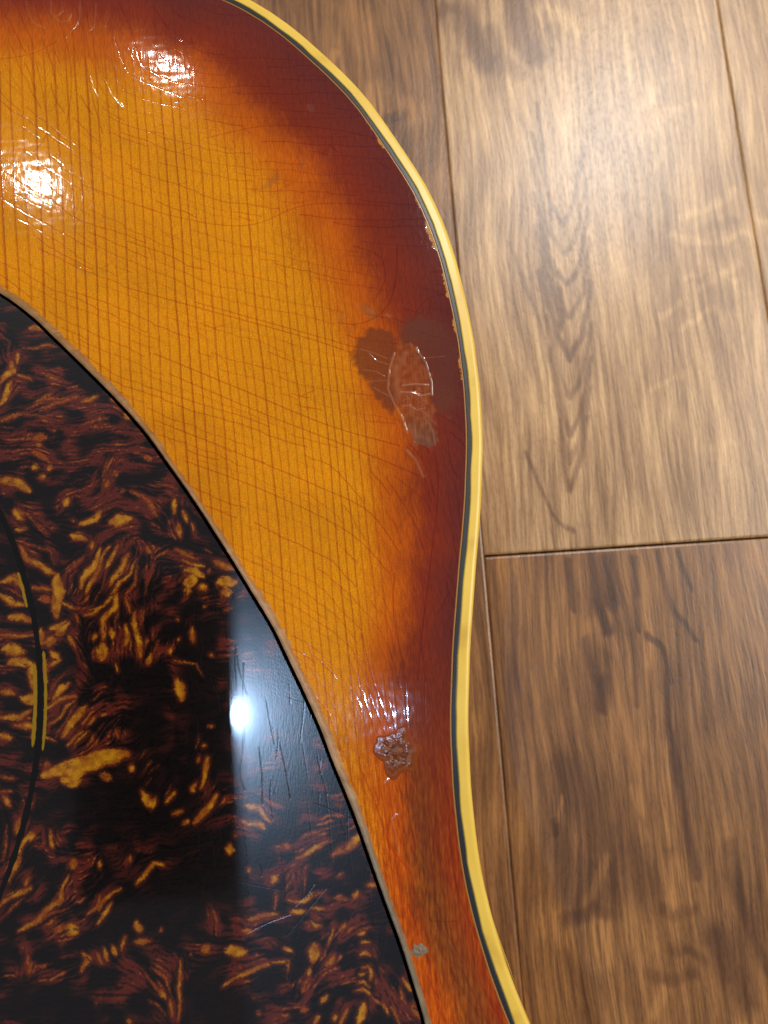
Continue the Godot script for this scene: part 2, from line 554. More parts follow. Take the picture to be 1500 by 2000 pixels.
func outline() -> void:
	var pts := PackedVector2Array([
		Vector2(-124.0, -214.0), Vector2(-118.0, -213.6), Vector2(-112.0, -213.3), Vector2(-106.0, -212.9), Vector2(-100.1, -212.4), Vector2(-94.1, -211.6),
		Vector2(-88.2, -210.7), Vector2(-82.3, -209.7), Vector2(-76.4, -208.6), Vector2(-70.6, -207.2), Vector2(-64.8, -205.5), Vector2(-59.1, -203.7),
		Vector2(-53.4, -201.8), Vector2(-47.8, -199.6), Vector2(-42.4, -197.1), Vector2(-37.0, -194.3), Vector2(-31.9, -191.3), Vector2(-26.9, -187.9),
		Vector2(-22.2, -184.2), Vector2(-17.8, -180.2), Vector2(-13.6, -175.9), Vector2(-9.6, -171.4), Vector2(-5.7, -166.9), Vector2(-1.9, -162.2),
		Vector2(1.7, -157.4), Vector2(5.0, -152.4), Vector2(7.9, -147.2), Vector2(10.7, -141.9), Vector2(13.5, -136.5), Vector2(16.2, -131.2),
		Vector2(18.7, -125.8), Vector2(20.8, -120.2), Vector2(22.6, -114.5), Vector2(24.1, -108.6), Vector2(25.3, -102.8), Vector2(26.2, -96.8),
		Vector2(27.0, -90.9), Vector2(27.7, -84.9), Vector2(28.2, -79.0), Vector2(28.4, -73.0), Vector2(28.6, -67.0), Vector2(28.5, -61.0),
		Vector2(28.3, -55.0), Vector2(27.9, -49.0), Vector2(27.2, -43.0), Vector2(26.5, -37.1), Vector2(25.6, -31.1), Vector2(24.6, -25.2),
		Vector2(23.5, -19.3), Vector2(22.5, -13.4), Vector2(21.5, -7.5), Vector2(20.5, -1.6), Vector2(19.6, 4.4), Vector2(18.9, 10.3),
		Vector2(18.2, 16.3), Vector2(17.7, 22.3), Vector2(17.5, 28.3), Vector2(17.3, 34.3), Vector2(17.4, 40.3), Vector2(17.6, 46.2),
		Vector2(18.0, 52.2), Vector2(18.7, 58.2), Vector2(19.7, 64.1), Vector2(21.0, 70.0), Vector2(22.4, 75.8), Vector2(24.1, 81.5),
		Vector2(26.0, 87.2), Vector2(28.0, 92.9), Vector2(29.8, 98.6), Vector2(31.5, 104.3), Vector2(33.2, 110.1), Vector2(34.8, 115.9),
		Vector2(36.3, 121.7), Vector2(37.8, 127.5), Vector2(39.1, 133.4), Vector2(40.5, 139.2), Vector2(41.8, 145.1), Vector2(42.9, 151.0),
		Vector2(43.8, 156.9), Vector2(44.6, 162.8), Vector2(45.4, 168.8), Vector2(46.3, 174.7), Vector2(46.9, 180.7), Vector2(47.4, 186.6),
		Vector2(47.8, 192.6), Vector2(48.2, 198.6), Vector2(48.6, 204.6), Vector2(48.8, 210.6), Vector2(48.7, 216.6), Vector2(48.5, 222.6),
		Vector2(48.1, 228.6), Vector2(47.8, 234.6), Vector2(47.5, 240.6), Vector2(46.9, 246.5), Vector2(46.0, 252.4), Vector2(44.8, 258.3),
		Vector2(43.5, 264.2), Vector2(42.2, 270.0), Vector2(40.9, 275.9), Vector2(39.3, 281.7), Vector2(37.2, 287.2), Vector2(34.5, 292.6),
		Vector2(31.7, 297.9), Vector2(28.9, 303.2), Vector2(26.0, 308.4), Vector2(22.8, 313.4), Vector2(18.9, 317.9), Vector2(14.7, 322.1),
		Vector2(10.3, 326.3), Vector2(6.0, 330.5), Vector2(1.6, 334.5), Vector2(-3.1, 338.2), Vector2(-8.1, 341.4), Vector2(-13.4, 344.2),
		Vector2(-18.7, 347.1), Vector2(-24.0, 349.9), Vector2(-29.5, 352.2), Vector2(-35.2, 353.8), Vector2(-41.1, 354.8), Vector2(-47.0, 355.7),
		Vector2(-53.0, 356.6), Vector2(-58.9, 357.5), Vector2(-64.8, 358.5), Vector2(-70.8, 359.3), Vector2(-76.7, 360.0), Vector2(-82.7, 360.4),
		Vector2(-88.7, 360.7), Vector2(-94.7, 360.9), Vector2(-100.7, 361.2), Vector2(-106.7, 361.5), Vector2(-107.0, 361.5),
	])
	half = catmull(pts, 3.0)
	rim = half.duplicate()
	for i in range(half.size() - 1, -1, -1):
		rim.append(mirrored(half[i]))
	var n := rim.size()
	rim_in.resize(n)
	for i in n:
		var t := (rim[(i + 1) % n] - rim[(i - 1 + n) % n]).normalized()
		rim_in[i] = Vector2(-t.y, t.x)
	if rim_in[40].dot(AXIS - rim[40]) < 0.0:
		for i in n:
			rim_in[i] = -rim_in[i]
	rows_a.resize(DFN.y)
	in_threads(row_df, DFN.y)
	for r in rows_a:
		df.append_array(r)


func mirrored(p: Vector2) -> Vector2:
	var v := p - AXIS
	return AXIS + 2.0 * v.dot(AXIS_DIR) * AXIS_DIR - v


func row_df(y: int) -> void:
	var out := PackedFloat32Array()
	out.resize(DFN.x)
	for x in DFN.x:
		var p := DF0 + Vector2(x, y) * DFS
		var best := 1e9
		for i in range(0, rim.size() - 1):
			var d := p.distance_squared_to(Geometry2D.get_closest_point_to_segment(p, rim[i], rim[i + 1]))
			if d < best:
				best = d
		best = sqrt(best)
		var votes := 0
		for o in [Vector2.ZERO, Vector2(0.011, 0.007), Vector2(-0.009, 0.013)]:
			votes += 1 if Geometry2D.is_point_in_polygon(p + o, rim) else -1
		out[x] = best if votes > 0 else -best
	rows_a[y] = out


func edge_dist(x: float, z: float) -> float:
	var u := clampf((x - DF0.x) / DFS, 0.0, DFN.x - 1.01)
	var v := clampf((z - DF0.y) / DFS, 0.0, DFN.y - 1.01)
	var i := int(u)
	var j := int(v)
	var a := u - i
	var b := v - j
	var k := j * DFN.x + i
	return lerpf(lerpf(df[k], df[k + 1], a), lerpf(df[k + DFN.x], df[k + DFN.x + 1], a), b)


func relief(x: float, z: float) -> float:
	# how far the arched top lies above (or below) its middle, in mm
	var d := maxf(edge_dist(x, z), 0.0)
	var a := lerpf(1.7, 0.5, sstep(-40.0, 15.0, z))
	var t := maxf(0.0, 1.0 - d / 32.0)
	var h := -a * t * t
	var bx := (x - 21.0) / 16.0
	var bz := (z - 18.0) / 25.0
	h += 2.9 * exp(-0.5 * (bx * bx + bz * bz))
	return h


func band(st: SurfaceTool, prof: Array) -> void:
	# sweeps (inset, height, follows the arch or not) pairs round the outline
	var n := rim.size()
	for k in prof.size() - 1:
		var p: Vector3 = prof[k]
		var q: Vector3 = prof[k + 1]
		st.set_smooth_group(k if p.z != q.z or absf(p.x - q.x) < 0.01 or absf(p.y - q.y) < 0.01 else 99)
		for i in n:
			var j := (i + 1) % n
			quad(st, on_rim(i, p), on_rim(j, p), on_rim(j, q), on_rim(i, q))


func on_rim(i: int, p: Vector3) -> Vector3:
	var wob := 0.0
	if p.x > 2.0 and p.x < 4.0:
		wob = 0.16 * n1.get_noise_1d(i * 0.21) + 0.07 * n2.get_noise_1d(i * 0.9)
	var c := rim[i] + rim_in[i] * (p.x + wob)
	return Vector3(c.x, p.y + (relief(c.x, c.y) if p.z > 0.5 else 0.0), c.y)


# ------------------------------------------------------------------ the soundboard's wood and lacquer

func crack(pts: PackedVector2Array, amount: float) -> void:
	var sc := SBN.x / SBS.x
	for i in pts.size() - 1:
		var a := (pts[i] - SB0) * sc
		var b := (pts[i + 1] - SB0) * sc
		var m := maxi(1, int(a.distance_to(b) / 0.5))
		for k in m:
			var p := a.lerp(b, float(k) / m)
			var ix := int(p.x)
			var iy := int(p.y)
			if ix < 2 or iy < 2 or ix > SBN.x - 4 or iy > SBN.y - 4:
				continue
			for dy in range(-1, 3):
				for dx in range(-1, 3):
					var e := Vector2(ix + dx, iy + dy) - p
					var v := amount * exp(-e.length_squared() * 1.25)
					var at := (iy + dy) * SBN.x + ix + dx
					if v > cracks[at]:
						cracks[at] = v


func flow(p: Vector2) -> float:
	# direction of the lacquer checking at a place
	var s := 0.0
	var a := 0.0
	for c in flow_at:
		var w: float = 1.0 / (p.distance_squared_to(c[0]) + 40.0)
		w *= w
		s += w
		a += w * c[1]
	return deg_to_rad(a / s)

var flow_at := []


func crowded(p: Vector2, th: float, gap: float) -> bool:
	# is there another crack within the gap, to either side?
	var o := Vector2(-sin(th), cos(th))
	var sc := SBN.x / SBS.x
	for k in [0.4, 0.7, 1.0, 1.3, 1.6, 1.9, 2.2, 2.5]:
		if k > gap:
			break
		for side in [-1.0, 1.0]:
			var q: Vector2 = (p + o * (k * side) - SB0) * sc
			var ix := int(q.x)
			var iy := int(q.y)
			if ix > 0 and iy > 0 and ix < SBN.x - 1 and iy < SBN.y - 1 and cracks[iy * SBN.x + ix] > 0.06:
				return true
	return false



func make_cracks() -> void:
	cracks.resize(SBN.x * SBN.y)
	cracks.fill(0.0)
	flow_at.append([Vector2(1.3, -151.5), 3.0])
	flow_at.append([Vector2(-27.4, -161.8), 2.0])
	flow_at.append([Vector2(20.0, -110.8), 4.0])
	flow_at.append([Vector2(-14.4, -128.7), 8.0])
	flow_at.append([Vector2(-29.5, -106.7), 17.0])
	flow_at.append([Vector2(-57.5, -108.7), 28.0])
	flow_at.append([Vector2(-44.6, -64.0), 24.0])
	flow_at.append([Vector2(-91.3, -126.4), 35.0])
	flow_at.append([Vector2(-95.9, -150.4), 40.0])
	flow_at.append([Vector2(-83.0, -165.8), 75.0])
	flow_at.append([Vector2(-71.2, -173.2), 80.0])
	flow_at.append([Vector2(-56.7, -155.7), 20.0])
	flow_at.append([Vector2(-31.9, -42.4), 24.0])
	flow_at.append([Vector2(-4.1, -61.3), 15.0])
	flow_at.append([Vector2(-24.8, -22.0), 27.0])
	flow_at.append([Vector2(-20.6, -2.3), 32.0])
	flow_at.append([Vector2(-9.8, -10.6), 45.0])
	flow_at.append([Vector2(0.8, -13.7), 75.0])
	flow_at.append([Vector2(-0.5, -33.6), 55.0])
	flow_at.append([Vector2(7.4, -33.0), 70.0])
	flow_at.append([Vector2(13.9, -32.6), 85.0])
	flow_at.append([Vector2(18.5, -73.9), 20.0])
	flow_at.append([Vector2(-0.5, 5.3), 80.0])
	flow_at.append([Vector2(-6.8, 23.4), 75.0])
	flow_at.append([Vector2(10.9, 6.1), 88.0])
	flow_at.append([Vector2(-10.0, 35.2), 70.0])
	flow_at.append([Vector2(-0.5, 41.7), 82.0])
	flow_at.append([Vector2(9.4, 42.3), 95.0])
	flow_at.append([Vector2(5.2, 65.0), 75.0])
	flow_at.append([Vector2(11.5, 76.5), 65.0])
	flow_at.append([Vector2(-14.8, 10.6), 60.0])
	flow_at.append([Vector2(-4.1, 58.8), 72.0])
	crack(catmull([Vector2(-77.1, -131.6), Vector2(-53.0, -120.6), Vector2(-31.9, -116.0), Vector2(-14.7, -121.0), Vector2(7.9, -119.4)], 0.8), 0.70)
	crack(catmull([Vector2(-65.9, -100.3), Vector2(-41.1, -91.1), Vector2(-16.6, -82.1), Vector2(-4.6, -76.9)], 0.8), 0.90)
	crack(catmull([Vector2(-57.9, -80.6), Vector2(-35.0, -69.0), Vector2(-12.5, -57.6), Vector2(5.9, -50.8)], 0.8), 0.95)
	crack(catmull([Vector2(-53.9, -74.6), Vector2(-28.5, -61.5), Vector2(-4.8, -50.2), Vector2(10.7, -42.3)], 0.8), 0.85)
	crack(catmull([Vector2(-46.6, -94.5), Vector2(-22.0, -85.4), Vector2(-3.1, -78.3)], 0.8), 0.80)
	crack(catmull([Vector2(-58.2, -62.2), Vector2(-31.6, -49.3), Vector2(-16.0, -41.4), Vector2(-3.2, -33.8), Vector2(4.0, -22.6)], 0.8), 0.90)
	crack(catmull([Vector2(-50.3, -50.5), Vector2(-29.3, -40.9), Vector2(-8.7, -28.8), Vector2(1.0, -17.6)], 0.8), 0.80)
	crack(catmull([Vector2(9.2, -139.7), Vector2(-6.4, -144.0), Vector2(-25.1, -146.1), Vector2(-42.5, -143.4)], 0.8), 0.70)
	crack(catmull([Vector2(14.9, -48.8), Vector2(15.0, -37.9), Vector2(11.6, -19.5), Vector2(7.8, -0.4), Vector2(6.2, 9.5)], 0.8), 0.90)
	crack(catmull([Vector2(4.1, -42.7), Vector2(11.5, -35.5), Vector2(14.2, -27.3)], 0.8), 0.60)
	crack(catmull([Vector2(9.2, -107.0), Vector2(7.6, -95.1), Vector2(3.7, -88.0), Vector2(-2.7, -85.2), Vector2(-8.2, -85.9)], 0.8), 0.95)
	crack(catmull([Vector2(-2.7, -107.9), Vector2(4.1, -104.4), Vector2(5.3, -98.3), Vector2(2.6, -92.5)], 0.8), 0.80)
	crack(catmull([Vector2(10.3, -74.5), Vector2(10.9, -83.1), Vector2(15.7, -90.9), Vector2(22.7, -92.6)], 0.8), 0.70)
	crack(catmull([Vector2(-90.4, -171.3), Vector2(-88.1, -159.6), Vector2(-87.2, -148.2), Vector2(-91.5, -142.1)], 0.8), 0.70)
	crack(catmull([Vector2(-83.8, -184.3), Vector2(-80.8, -172.3), Vector2(-80.3, -160.7), Vector2(-81.5, -151.0)], 0.8), 0.80)
	crack(catmull([Vector2(-76.4, -171.9), Vector2(-74.2, -158.6), Vector2(-71.3, -147.0)], 0.8), 0.80)
	crack(catmull([Vector2(-100.7, -172.9), Vector2(-91.9, -173.9), Vector2(-84.5, -177.6)], 0.8), 0.70)
	crack(catmull([Vector2(2.3, -17.5), Vector2(1.4, -7.2), Vector2(3.1, 8.0), Vector2(2.9, 20.4)], 0.8), 0.90)
	crack(catmull([Vector2(-7.0, -2.7), Vector2(-4.6, 8.8), Vector2(-1.5, 20.1)], 0.8), 0.80)
	crack(catmull([Vector2(1.5, 31.1), Vector2(2.0, 41.8), Vector2(3.4, 55.8)], 0.8), 0.80)
	crack(catmull([Vector2(-4.8, 31.9), Vector2(-3.7, 43.8), Vector2(-2.9, 58.8)], 0.8), 0.80)
	crack(catmull([Vector2(8.0, 28.0), Vector2(8.1, 42.2), Vector2(4.4, 59.3)], 0.8), 0.70)
	crack(catmull([Vector2(8.5, 4.6), Vector2(7.5, 18.2), Vector2(8.9, 32.8)], 0.8), 0.60)
	crack(catmull([Vector2(-8.6, 52.8), Vector2(-6.9, 64.2), Vector2(-5.1, 73.3)], 0.8), 0.60)
	crack(catmull([Vector2(1.1, 53.4), Vector2(4.0, 63.8), Vector2(11.2, 65.4)], 0.8), 0.60)
	crack(catmull([Vector2(-1.3, 71.3), Vector2(-0.9, 81.2), Vector2(-0.1, 86.7)], 0.8), 0.60)
	crack(catmull([Vector2(-6.3, 36.6), Vector2(-3.3, 47.3), Vector2(1.1, 53.4)], 0.8), 0.70)
	for n in 1400:
		var p := Vector2(rng.randf_range(-106.0, 26.0), rng.randf_range(-192.0, 92.0))
		if edge_dist(p.x, p.y) < 1.0 or p.x < guard_limit(p.y) - 4.0:
			continue
		var gap := rng.randf_range(1.3, 2.6)
		if crowded(p, flow(p), gap):
			continue
		var length := rng.randf_range(14.0, 75.0)
		var pts := PackedVector2Array()
		var amount := rng.randf_range(0.25, 0.9)
		var ph := rng.randf_range(0.0, 900.0)
		var s := 0.0
		while s < length and edge_dist(p.x, p.y) > 0.6:
			var base := flow(p)
			if s > 5.0 and crowded(p, base, gap * 0.55):
				break
			pts.append(p)
			var th := base + deg_to_rad(6.0 * n2.get_noise_2d(s * 0.06 + ph, ph) + 13.0 * n3.get_noise_2d(s * 0.45, ph))
			p += Vector2(cos(th), sin(th)) * 0.9
			s += 0.9
		if pts.size() < 6:
			continue
		crack(pts, amount)
		# now and then a short branch
		if rng.randf() < 0.35:
			var k := rng.randi_range(2, pts.size() - 3)
			var q := pts[k]
			var br := PackedVector2Array([q])
			var turn := rng.randf_range(-1.1, 1.1)
			for m in rng.randi_range(3, 9):
				q += Vector2.from_angle(flow(q) + turn + 0.3 * n1.get_noise_2d(m * 0.4, ph)) * 0.7
				br.append(q)
			crack(br, amount * 0.7)


func in_poly_soft(p: Vector2, poly: PackedVector2Array, soft: float) -> float:
	var best := 1e9
	var n := poly.size()
	for i in n:
		best = minf(best, p.distance_squared_to(Geometry2D.get_closest_point_to_segment(p, poly[i], poly[(i + 1) % n])))
	best = sqrt(best)
	if not Geometry2D.is_point_in_polygon(p, poly):
		best = -best
	return sstep(-soft, soft, best)

var stain_a := PackedVector2Array([Vector2(3.4, -83.4), Vector2(6.0, -81.3), Vector2(6.4, -77.6), Vector2(6.9, -74.7), Vector2(5.7, -66.2), Vector2(6.0, -62.0), Vector2(4.6, -60.2), Vector2(2.0, -61.6), Vector2(0.1, -64.5), Vector2(-0.7, -68.8), Vector2(-2.9, -71.1), Vector2(-4.5, -74.1), Vector2(-4.6, -76.9), Vector2(-3.5, -79.5), Vector2(-1.3, -81.8), Vector2(0.6, -83.1)])
var stain_b := PackedVector2Array([Vector2(9.7, -85.4), Vector2(14.0, -87.0), Vector2(19.4, -85.5), Vector2(22.5, -81.6), Vector2(23.5, -76.5), Vector2(23.2, -67.9), Vector2(21.9, -62.3), Vector2(19.4, -59.7), Vector2(16.0, -59.9), Vector2(15.1, -65.6), Vector2(10.4, -75.9), Vector2(8.6, -79.6)])
var chip := PackedVector2Array([Vector2(8.4, -79.7), Vector2(11.7, -78.0), Vector2(14.1, -73.5), Vector2(15.7, -67.7), Vector2(15.5, -61.3), Vector2(15.4, -55.7), Vector2(15.3, -50.9), Vector2(14.1, -49.2), Vector2(10.6, -50.5), Vector2(8.9, -54.8), Vector2(7.3, -60.5), Vector2(5.3, -64.8), Vector2(4.6, -70.6), Vector2(5.6, -74.8), Vector2(6.7, -77.6)])
var stain_box := Rect2(-7.6, -90.0, 34.1, 43.8)
var ridges := PackedFloat32Array()


func row_wood(y: int) -> void:
	var w := SBN.x
	var out := PackedByteArray()
	out.resize(w * 3)
	var hts := PackedFloat32Array()
	hts.resize(w)
	var z := SB0.y + y * SBS.y / SBN.y
	var gx := guard_limit(z) - 3.0
	for x in w:
		var X := SB0.x + x * SBS.x / w
		var at := y * w + x
		var d := edge_dist(X, z)
		if X < gx or d < -1.0:
			out[x * 3] = 190
			out[x * 3 + 1] = 126
			out[x * 3 + 2] = 18
			hts[x] = 0.5
			continue
		# growth rings: nearly straight lines along the guitar, closer towards the edge
		var g := X - 0.045 * z + 0.5 * n1.get_noise_2d(X * 0.02, z * 0.008) + 0.18 * n2.get_noise_2d(X * 0.15, z * 0.03)
		var ph := 0.50 * g + 0.0011 * g * g + 0.10 * n3.get_noise_1d(g * 0.11)
		var fr := ph - floorf(ph)
		var year := n2.get_noise_1d(floorf(ph) * 3.7)
		var late := sstep(0.45, 0.90, fr) * (1.0 - sstep(0.94, 1.0, fr))
		late = late * late * late * late * late * (0.8 + 0.3 * year)
		var silk := n1.get_noise_2d(X * 2.6, z * 0.25)
		var speck := n2.get_noise_2d(X * 2.2, z * 1.9)
		var speck2 := n3.get_noise_2d(X * 4.5, z * 3.0)
		var cloud := nf.get_noise_2d(X * 0.03, z * 0.025)
		# sunburst
		var wide := lerpf(40.0, 28.0, sstep(-110.0, -20.0, z))
		wide = lerpf(wide, 25.0, sstep(10.0, 60.0, z))
		var t := (d + 2.0 * cloud + 0.7 * n3.get_noise_2d(X * 0.3, z * 0.10) + 0.5 * speck + 0.8 * silk) / wide
		var low := sstep(-10.0, 62.0, z)
		var dr := lerpf(100, 158, low)
		var dg := lerpf(40, 56, low)
		var db := lerpf(34, 14, low)
		var r := dr
		var gg := dg
		var b := db
		var k := sstep(0.12, 0.52, t)
		r = lerpf(r, 124, k)
		gg = lerpf(gg, lerpf(44, 62, low), k)
		b = lerpf(b, 24, k)
		k = sstep(0.45, 0.80, t)
		r = lerpf(r, 186, k)
		gg = lerpf(gg, lerpf(86, 76.0, low), k)
		b = lerpf(b, 11, k)
		k = sstep(0.72, 1.15, t)
		r = lerpf(r, lerpf(212, 200.0, low), k)
		gg = lerpf(gg, lerpf(131, 112.0, low), k)
		b = lerpf(b, 8, k)
		var amber := k
		# figure
		var f := 1.0 + 0.05 * silk + (0.035 + 0.035 * amber) * speck + 0.03 * speck2 + 0.05 * cloud
		f *= 1.0 - (0.06 + 0.13 * amber) * late
		r *= f
		gg *= f * (1.0 - 0.16 * late * amber)
		b *= f
		if low > 0.01:
			f = 1.0 + low * (0.09 * n2.get_noise_2d(X * 0.9, z * 0.06) + 0.07 * silk)
			r *= f
			gg *= f * f
		if speck2 > 0.62 and amber > 0.3:
			r += 14.0
			gg += 16.0
			b += 5.0
		var cr := cracks[at]
		f = 1.0 - (0.155 - 0.0 * (1.0 - amber)) * cr
		r *= f
		gg *= f * (1.0 - 0.25 * cr)
		b *= f
		var h := 0.004 * late + 0.0012 * silk - 0.012 * cr + 0.0006 * speck2 + 0.006 * n2.get_noise_2d(X * 0.12, z * 0.09) + 0.0035 * n1.get_noise_2d(X * 0.45, z * 0.3)
		# long, shallow sags across the grain, as thick old lacquer has
		h += 0.0045 * n3.get_noise_2d(X * 0.07, z * 0.35)
		# damage on the right shoulder
		if stain_box.has_point(Vector2(X, z)):
			var p := Vector2(X + 0.6 * n1.get_noise_2d(X * 0.10, z * 0.10) + 0.5 * n2.get_noise_2d(X * 0.26, z * 0.26) + 0.3 * n3.get_noise_2d(X * 0.6, z * 0.6), z + 0.6 * n2.get_noise_2d(X * 0.10, z * 0.10) + 0.5 * n3.get_noise_2d(X * 0.26, z * 0.26) + 0.3 * n1.get_noise_2d(X * 0.6, z * 0.6))
			var s1 := in_poly_soft(p, stain_a, 0.9) * 0.75
			var s2 := in_poly_soft(p, stain_b, 2.6) * (0.75 + 0.3 * cloud)
			r = lerpf(r, 112.0 + 10.0 * speck, s1)
			gg = lerpf(gg, 54.0 + 6.0 * speck, s1)
			b = lerpf(b, 30.0, s1)
			r = lerpf(r, 100.0 + 8.0 * speck, s2)
			gg = lerpf(gg, 56.0 + 6.0 * speck, s2)
			b = lerpf(b, 42.0, s2)
			var c1 := in_poly_soft(p, chip, 0.7)
			var m := 0.5 + 0.35 * n1.get_noise_2d(X * 1.7, z * 0.16) + 0.35 * n2.get_noise_2d(X * 0.35, z * 0.35)
			var lowc := sstep(-62.0, -50.0, z)
			r = lerpf(r, lerpf(128.0, 104.0, lowc) + 26.0 * m, c1 * 0.85)
			gg = lerpf(gg, lerpf(58.0, 66.0, lowc) + 22.0 * m, c1 * 0.85)
			b = lerpf(b, lerpf(24.0, 48.0, lowc) + 18.0 * m, c1 * 0.85)
			h -= 0.06 * c1
			h += c1 * 0.02 * m
		var rd := ridges[at]
		if rd > 0.001:
			r = lerpf(r, 172.0, rd * 0.6)
			gg = lerpf(gg, 128.0, rd * 0.6)
			b = lerpf(b, 106.0, rd * 0.6)
			h += 0.09 * rd
		var sf := scuff[at]
		if sf > 0.001:
			var ss := sf * (0.7 + 0.5 * speck)
			r = lerpf(r, 118.0, ss * 0.5)
			gg = lerpf(gg, 84.0, ss * 0.5)
			b = lerpf(b, 74.0, ss * 0.5)
			h -= 0.03 * sf
		# lacquer flaked off along the binding on the upper bout
		if d < 8.2 and z < -68.0 and z > -152.0:
			var fl := n1.get_noise_2d(X * 0.10, z * 0.10) + 0.3 * n2.get_noise_2d(X * 0.35, z * 0.35) + 0.2 * n3.get_noise_2d(X * 1.1, z * 1.1) - 0.22
			var lim := 4.65 + 1.1 * maxf(0.0, fl) * sstep(-152.0, -140.0, z)
			if d < lim:
				var q := sstep(lim, lim - 0.4, d)
				r = lerpf(r, 192.0, q)
				gg = lerpf(gg, 132.0, q)
				b = lerpf(b, 56.0, q)
				h -= 0.008 * q
		out[x * 3] = clampi(int(r), 0, 255)
		out[x * 3 + 1] = clampi(int(gg), 0, 255)
		out[x * 3 + 2] = clampi(int(b), 0, 255)
		hts[x] = 0.5 + h
	rows_a[y] = out
	rows_b[y] = hts


func ridge(pts: PackedVector2Array, width: float, amount: float) -> void:
	ridges = soft_stroke(ridges, SBN, SB0, SBN.x / SBS.x, pts, width, amount)


func mark(pts: PackedVector2Array, width: float, amount: float) -> void:
	scuff = soft_stroke(scuff, SBN, SB0, SBN.x / SBS.x, pts, width, amount)


# ------------------------------------------------------------------ the tortoiseshell celluloid

func shape_stroke(buf: PackedFloat32Array, pts: PackedVector2Array, width: float, pad: float) -> PackedFloat32Array:
	# signed distance (mm, positive inside) to a tapering streak, kept where it is the largest
	var sc := PGN.x / PGS.x
	var total := 0.0
	for i in pts.size() - 1:
		total += pts[i].distance_to(pts[i + 1])
	var run := 0.0
	for i in maxi(1, pts.size() - 1):
		var a := pts[i]
		var b := pts[mini(i + 1, pts.size() - 1)]
		var seg := a.distance_to(b)
		var r := width * 0.5 + pad
		var lo := (Vector2(minf(a.x, b.x) - r, minf(a.y, b.y) - r) - PG0) * sc
		var hi := (Vector2(maxf(a.x, b.x) + r, maxf(a.y, b.y) + r) - PG0) * sc
		var x0 := clampi(int(lo.x), 0, PGN.x - 1)
		var x1 := clampi(int(hi.x), 0, PGN.x - 1)
		var y0 := clampi(int(lo.y), 0, PGN.y - 1)
		var y1 := clampi(int(hi.y), 0, PGN.y - 1)
		var ab := b - a
		var l2 := maxf(ab.length_squared(), 1e-6)
		for y in range(y0, y1 + 1):
			for x in range(x0, x1 + 1):
				var p := PG0 + Vector2(x, y) / sc
				var t := clampf((p - a).dot(ab) / l2, 0.0, 1.0)
				var hw := width * 0.5
				if total > 0.0:
					var s := (run + t * seg) / total
					hw *= 0.34 + 0.76 * sqrt(maxf(0.0, sin(PI * clampf(s, 0.02, 0.98))))
				var v := hw - p.distance_to(a + ab * t)
				var at := y * PGN.x + x
				if v > buf[at]:
					buf[at] = v
		run += seg
	return buf


func amber(w: float, pts: PackedVector2Array) -> void:
	streaks.append(pts)
	sd_amber = shape_stroke(sd_amber, pts, w, 1.6)


func orange(w: float, pts: PackedVector2Array) -> void:
	streaks.append(pts)
	sd_orange = shape_stroke(sd_orange, pts, w, 1.2)


func red(w: float, pts: PackedVector2Array) -> void:
	soft_red = soft_stroke(soft_red, PGN, PG0, PGN.x / PGS.x, pts, w, 1.0)


func black(w: float, pts: PackedVector2Array) -> void:
	soft_black = soft_stroke(soft_black, PGN, PG0, PGN.x / PGS.x, pts, w, 1.0)


func row_flow(y: int) -> void:
	var out := PackedVector2Array()
	out.resize(GFN.x)
	for x in GFN.x:
		var p := PG0 + Vector2(x, y) * 2.0
		var sum := Vector2(0.02, 0.0)
		for pts in streaks:
			var n: int = pts.size()
			if n < 2:
				continue
			for i in n - 1:
				var a: Vector2 = pts[i]
				var b: Vector2 = pts[i + 1]
				var q := Geometry2D.get_closest_point_to_segment(p, a, b)
				var w := 1.0 / (p.distance_squared_to(q) + 2.0)
				var v := (b - a).normalized()
				sum += Vector2(v.x * v.x - v.y * v.y, 2.0 * v.x * v.y) * (w * w)
		out[x] = sum.normalized()
	rows_a[y] = out


func streak_dir(x: float, z: float) -> Vector2:
	var u := clampf((x - PG0.x) * 0.5, 0.0, GFN.x - 1.01)
	var v := clampf((z - PG0.y) * 0.5, 0.0, GFN.y - 1.01)
	var i := int(u)
	var j := int(v)
	var k := j * GFN.x + i
	var d := guard_flow[k].lerp(guard_flow[k + 1], u - i).lerp(guard_flow[k + GFN.x].lerp(guard_flow[k + GFN.x + 1], u - i), v - j)
	return Vector2.from_angle(d.angle() * 0.5)


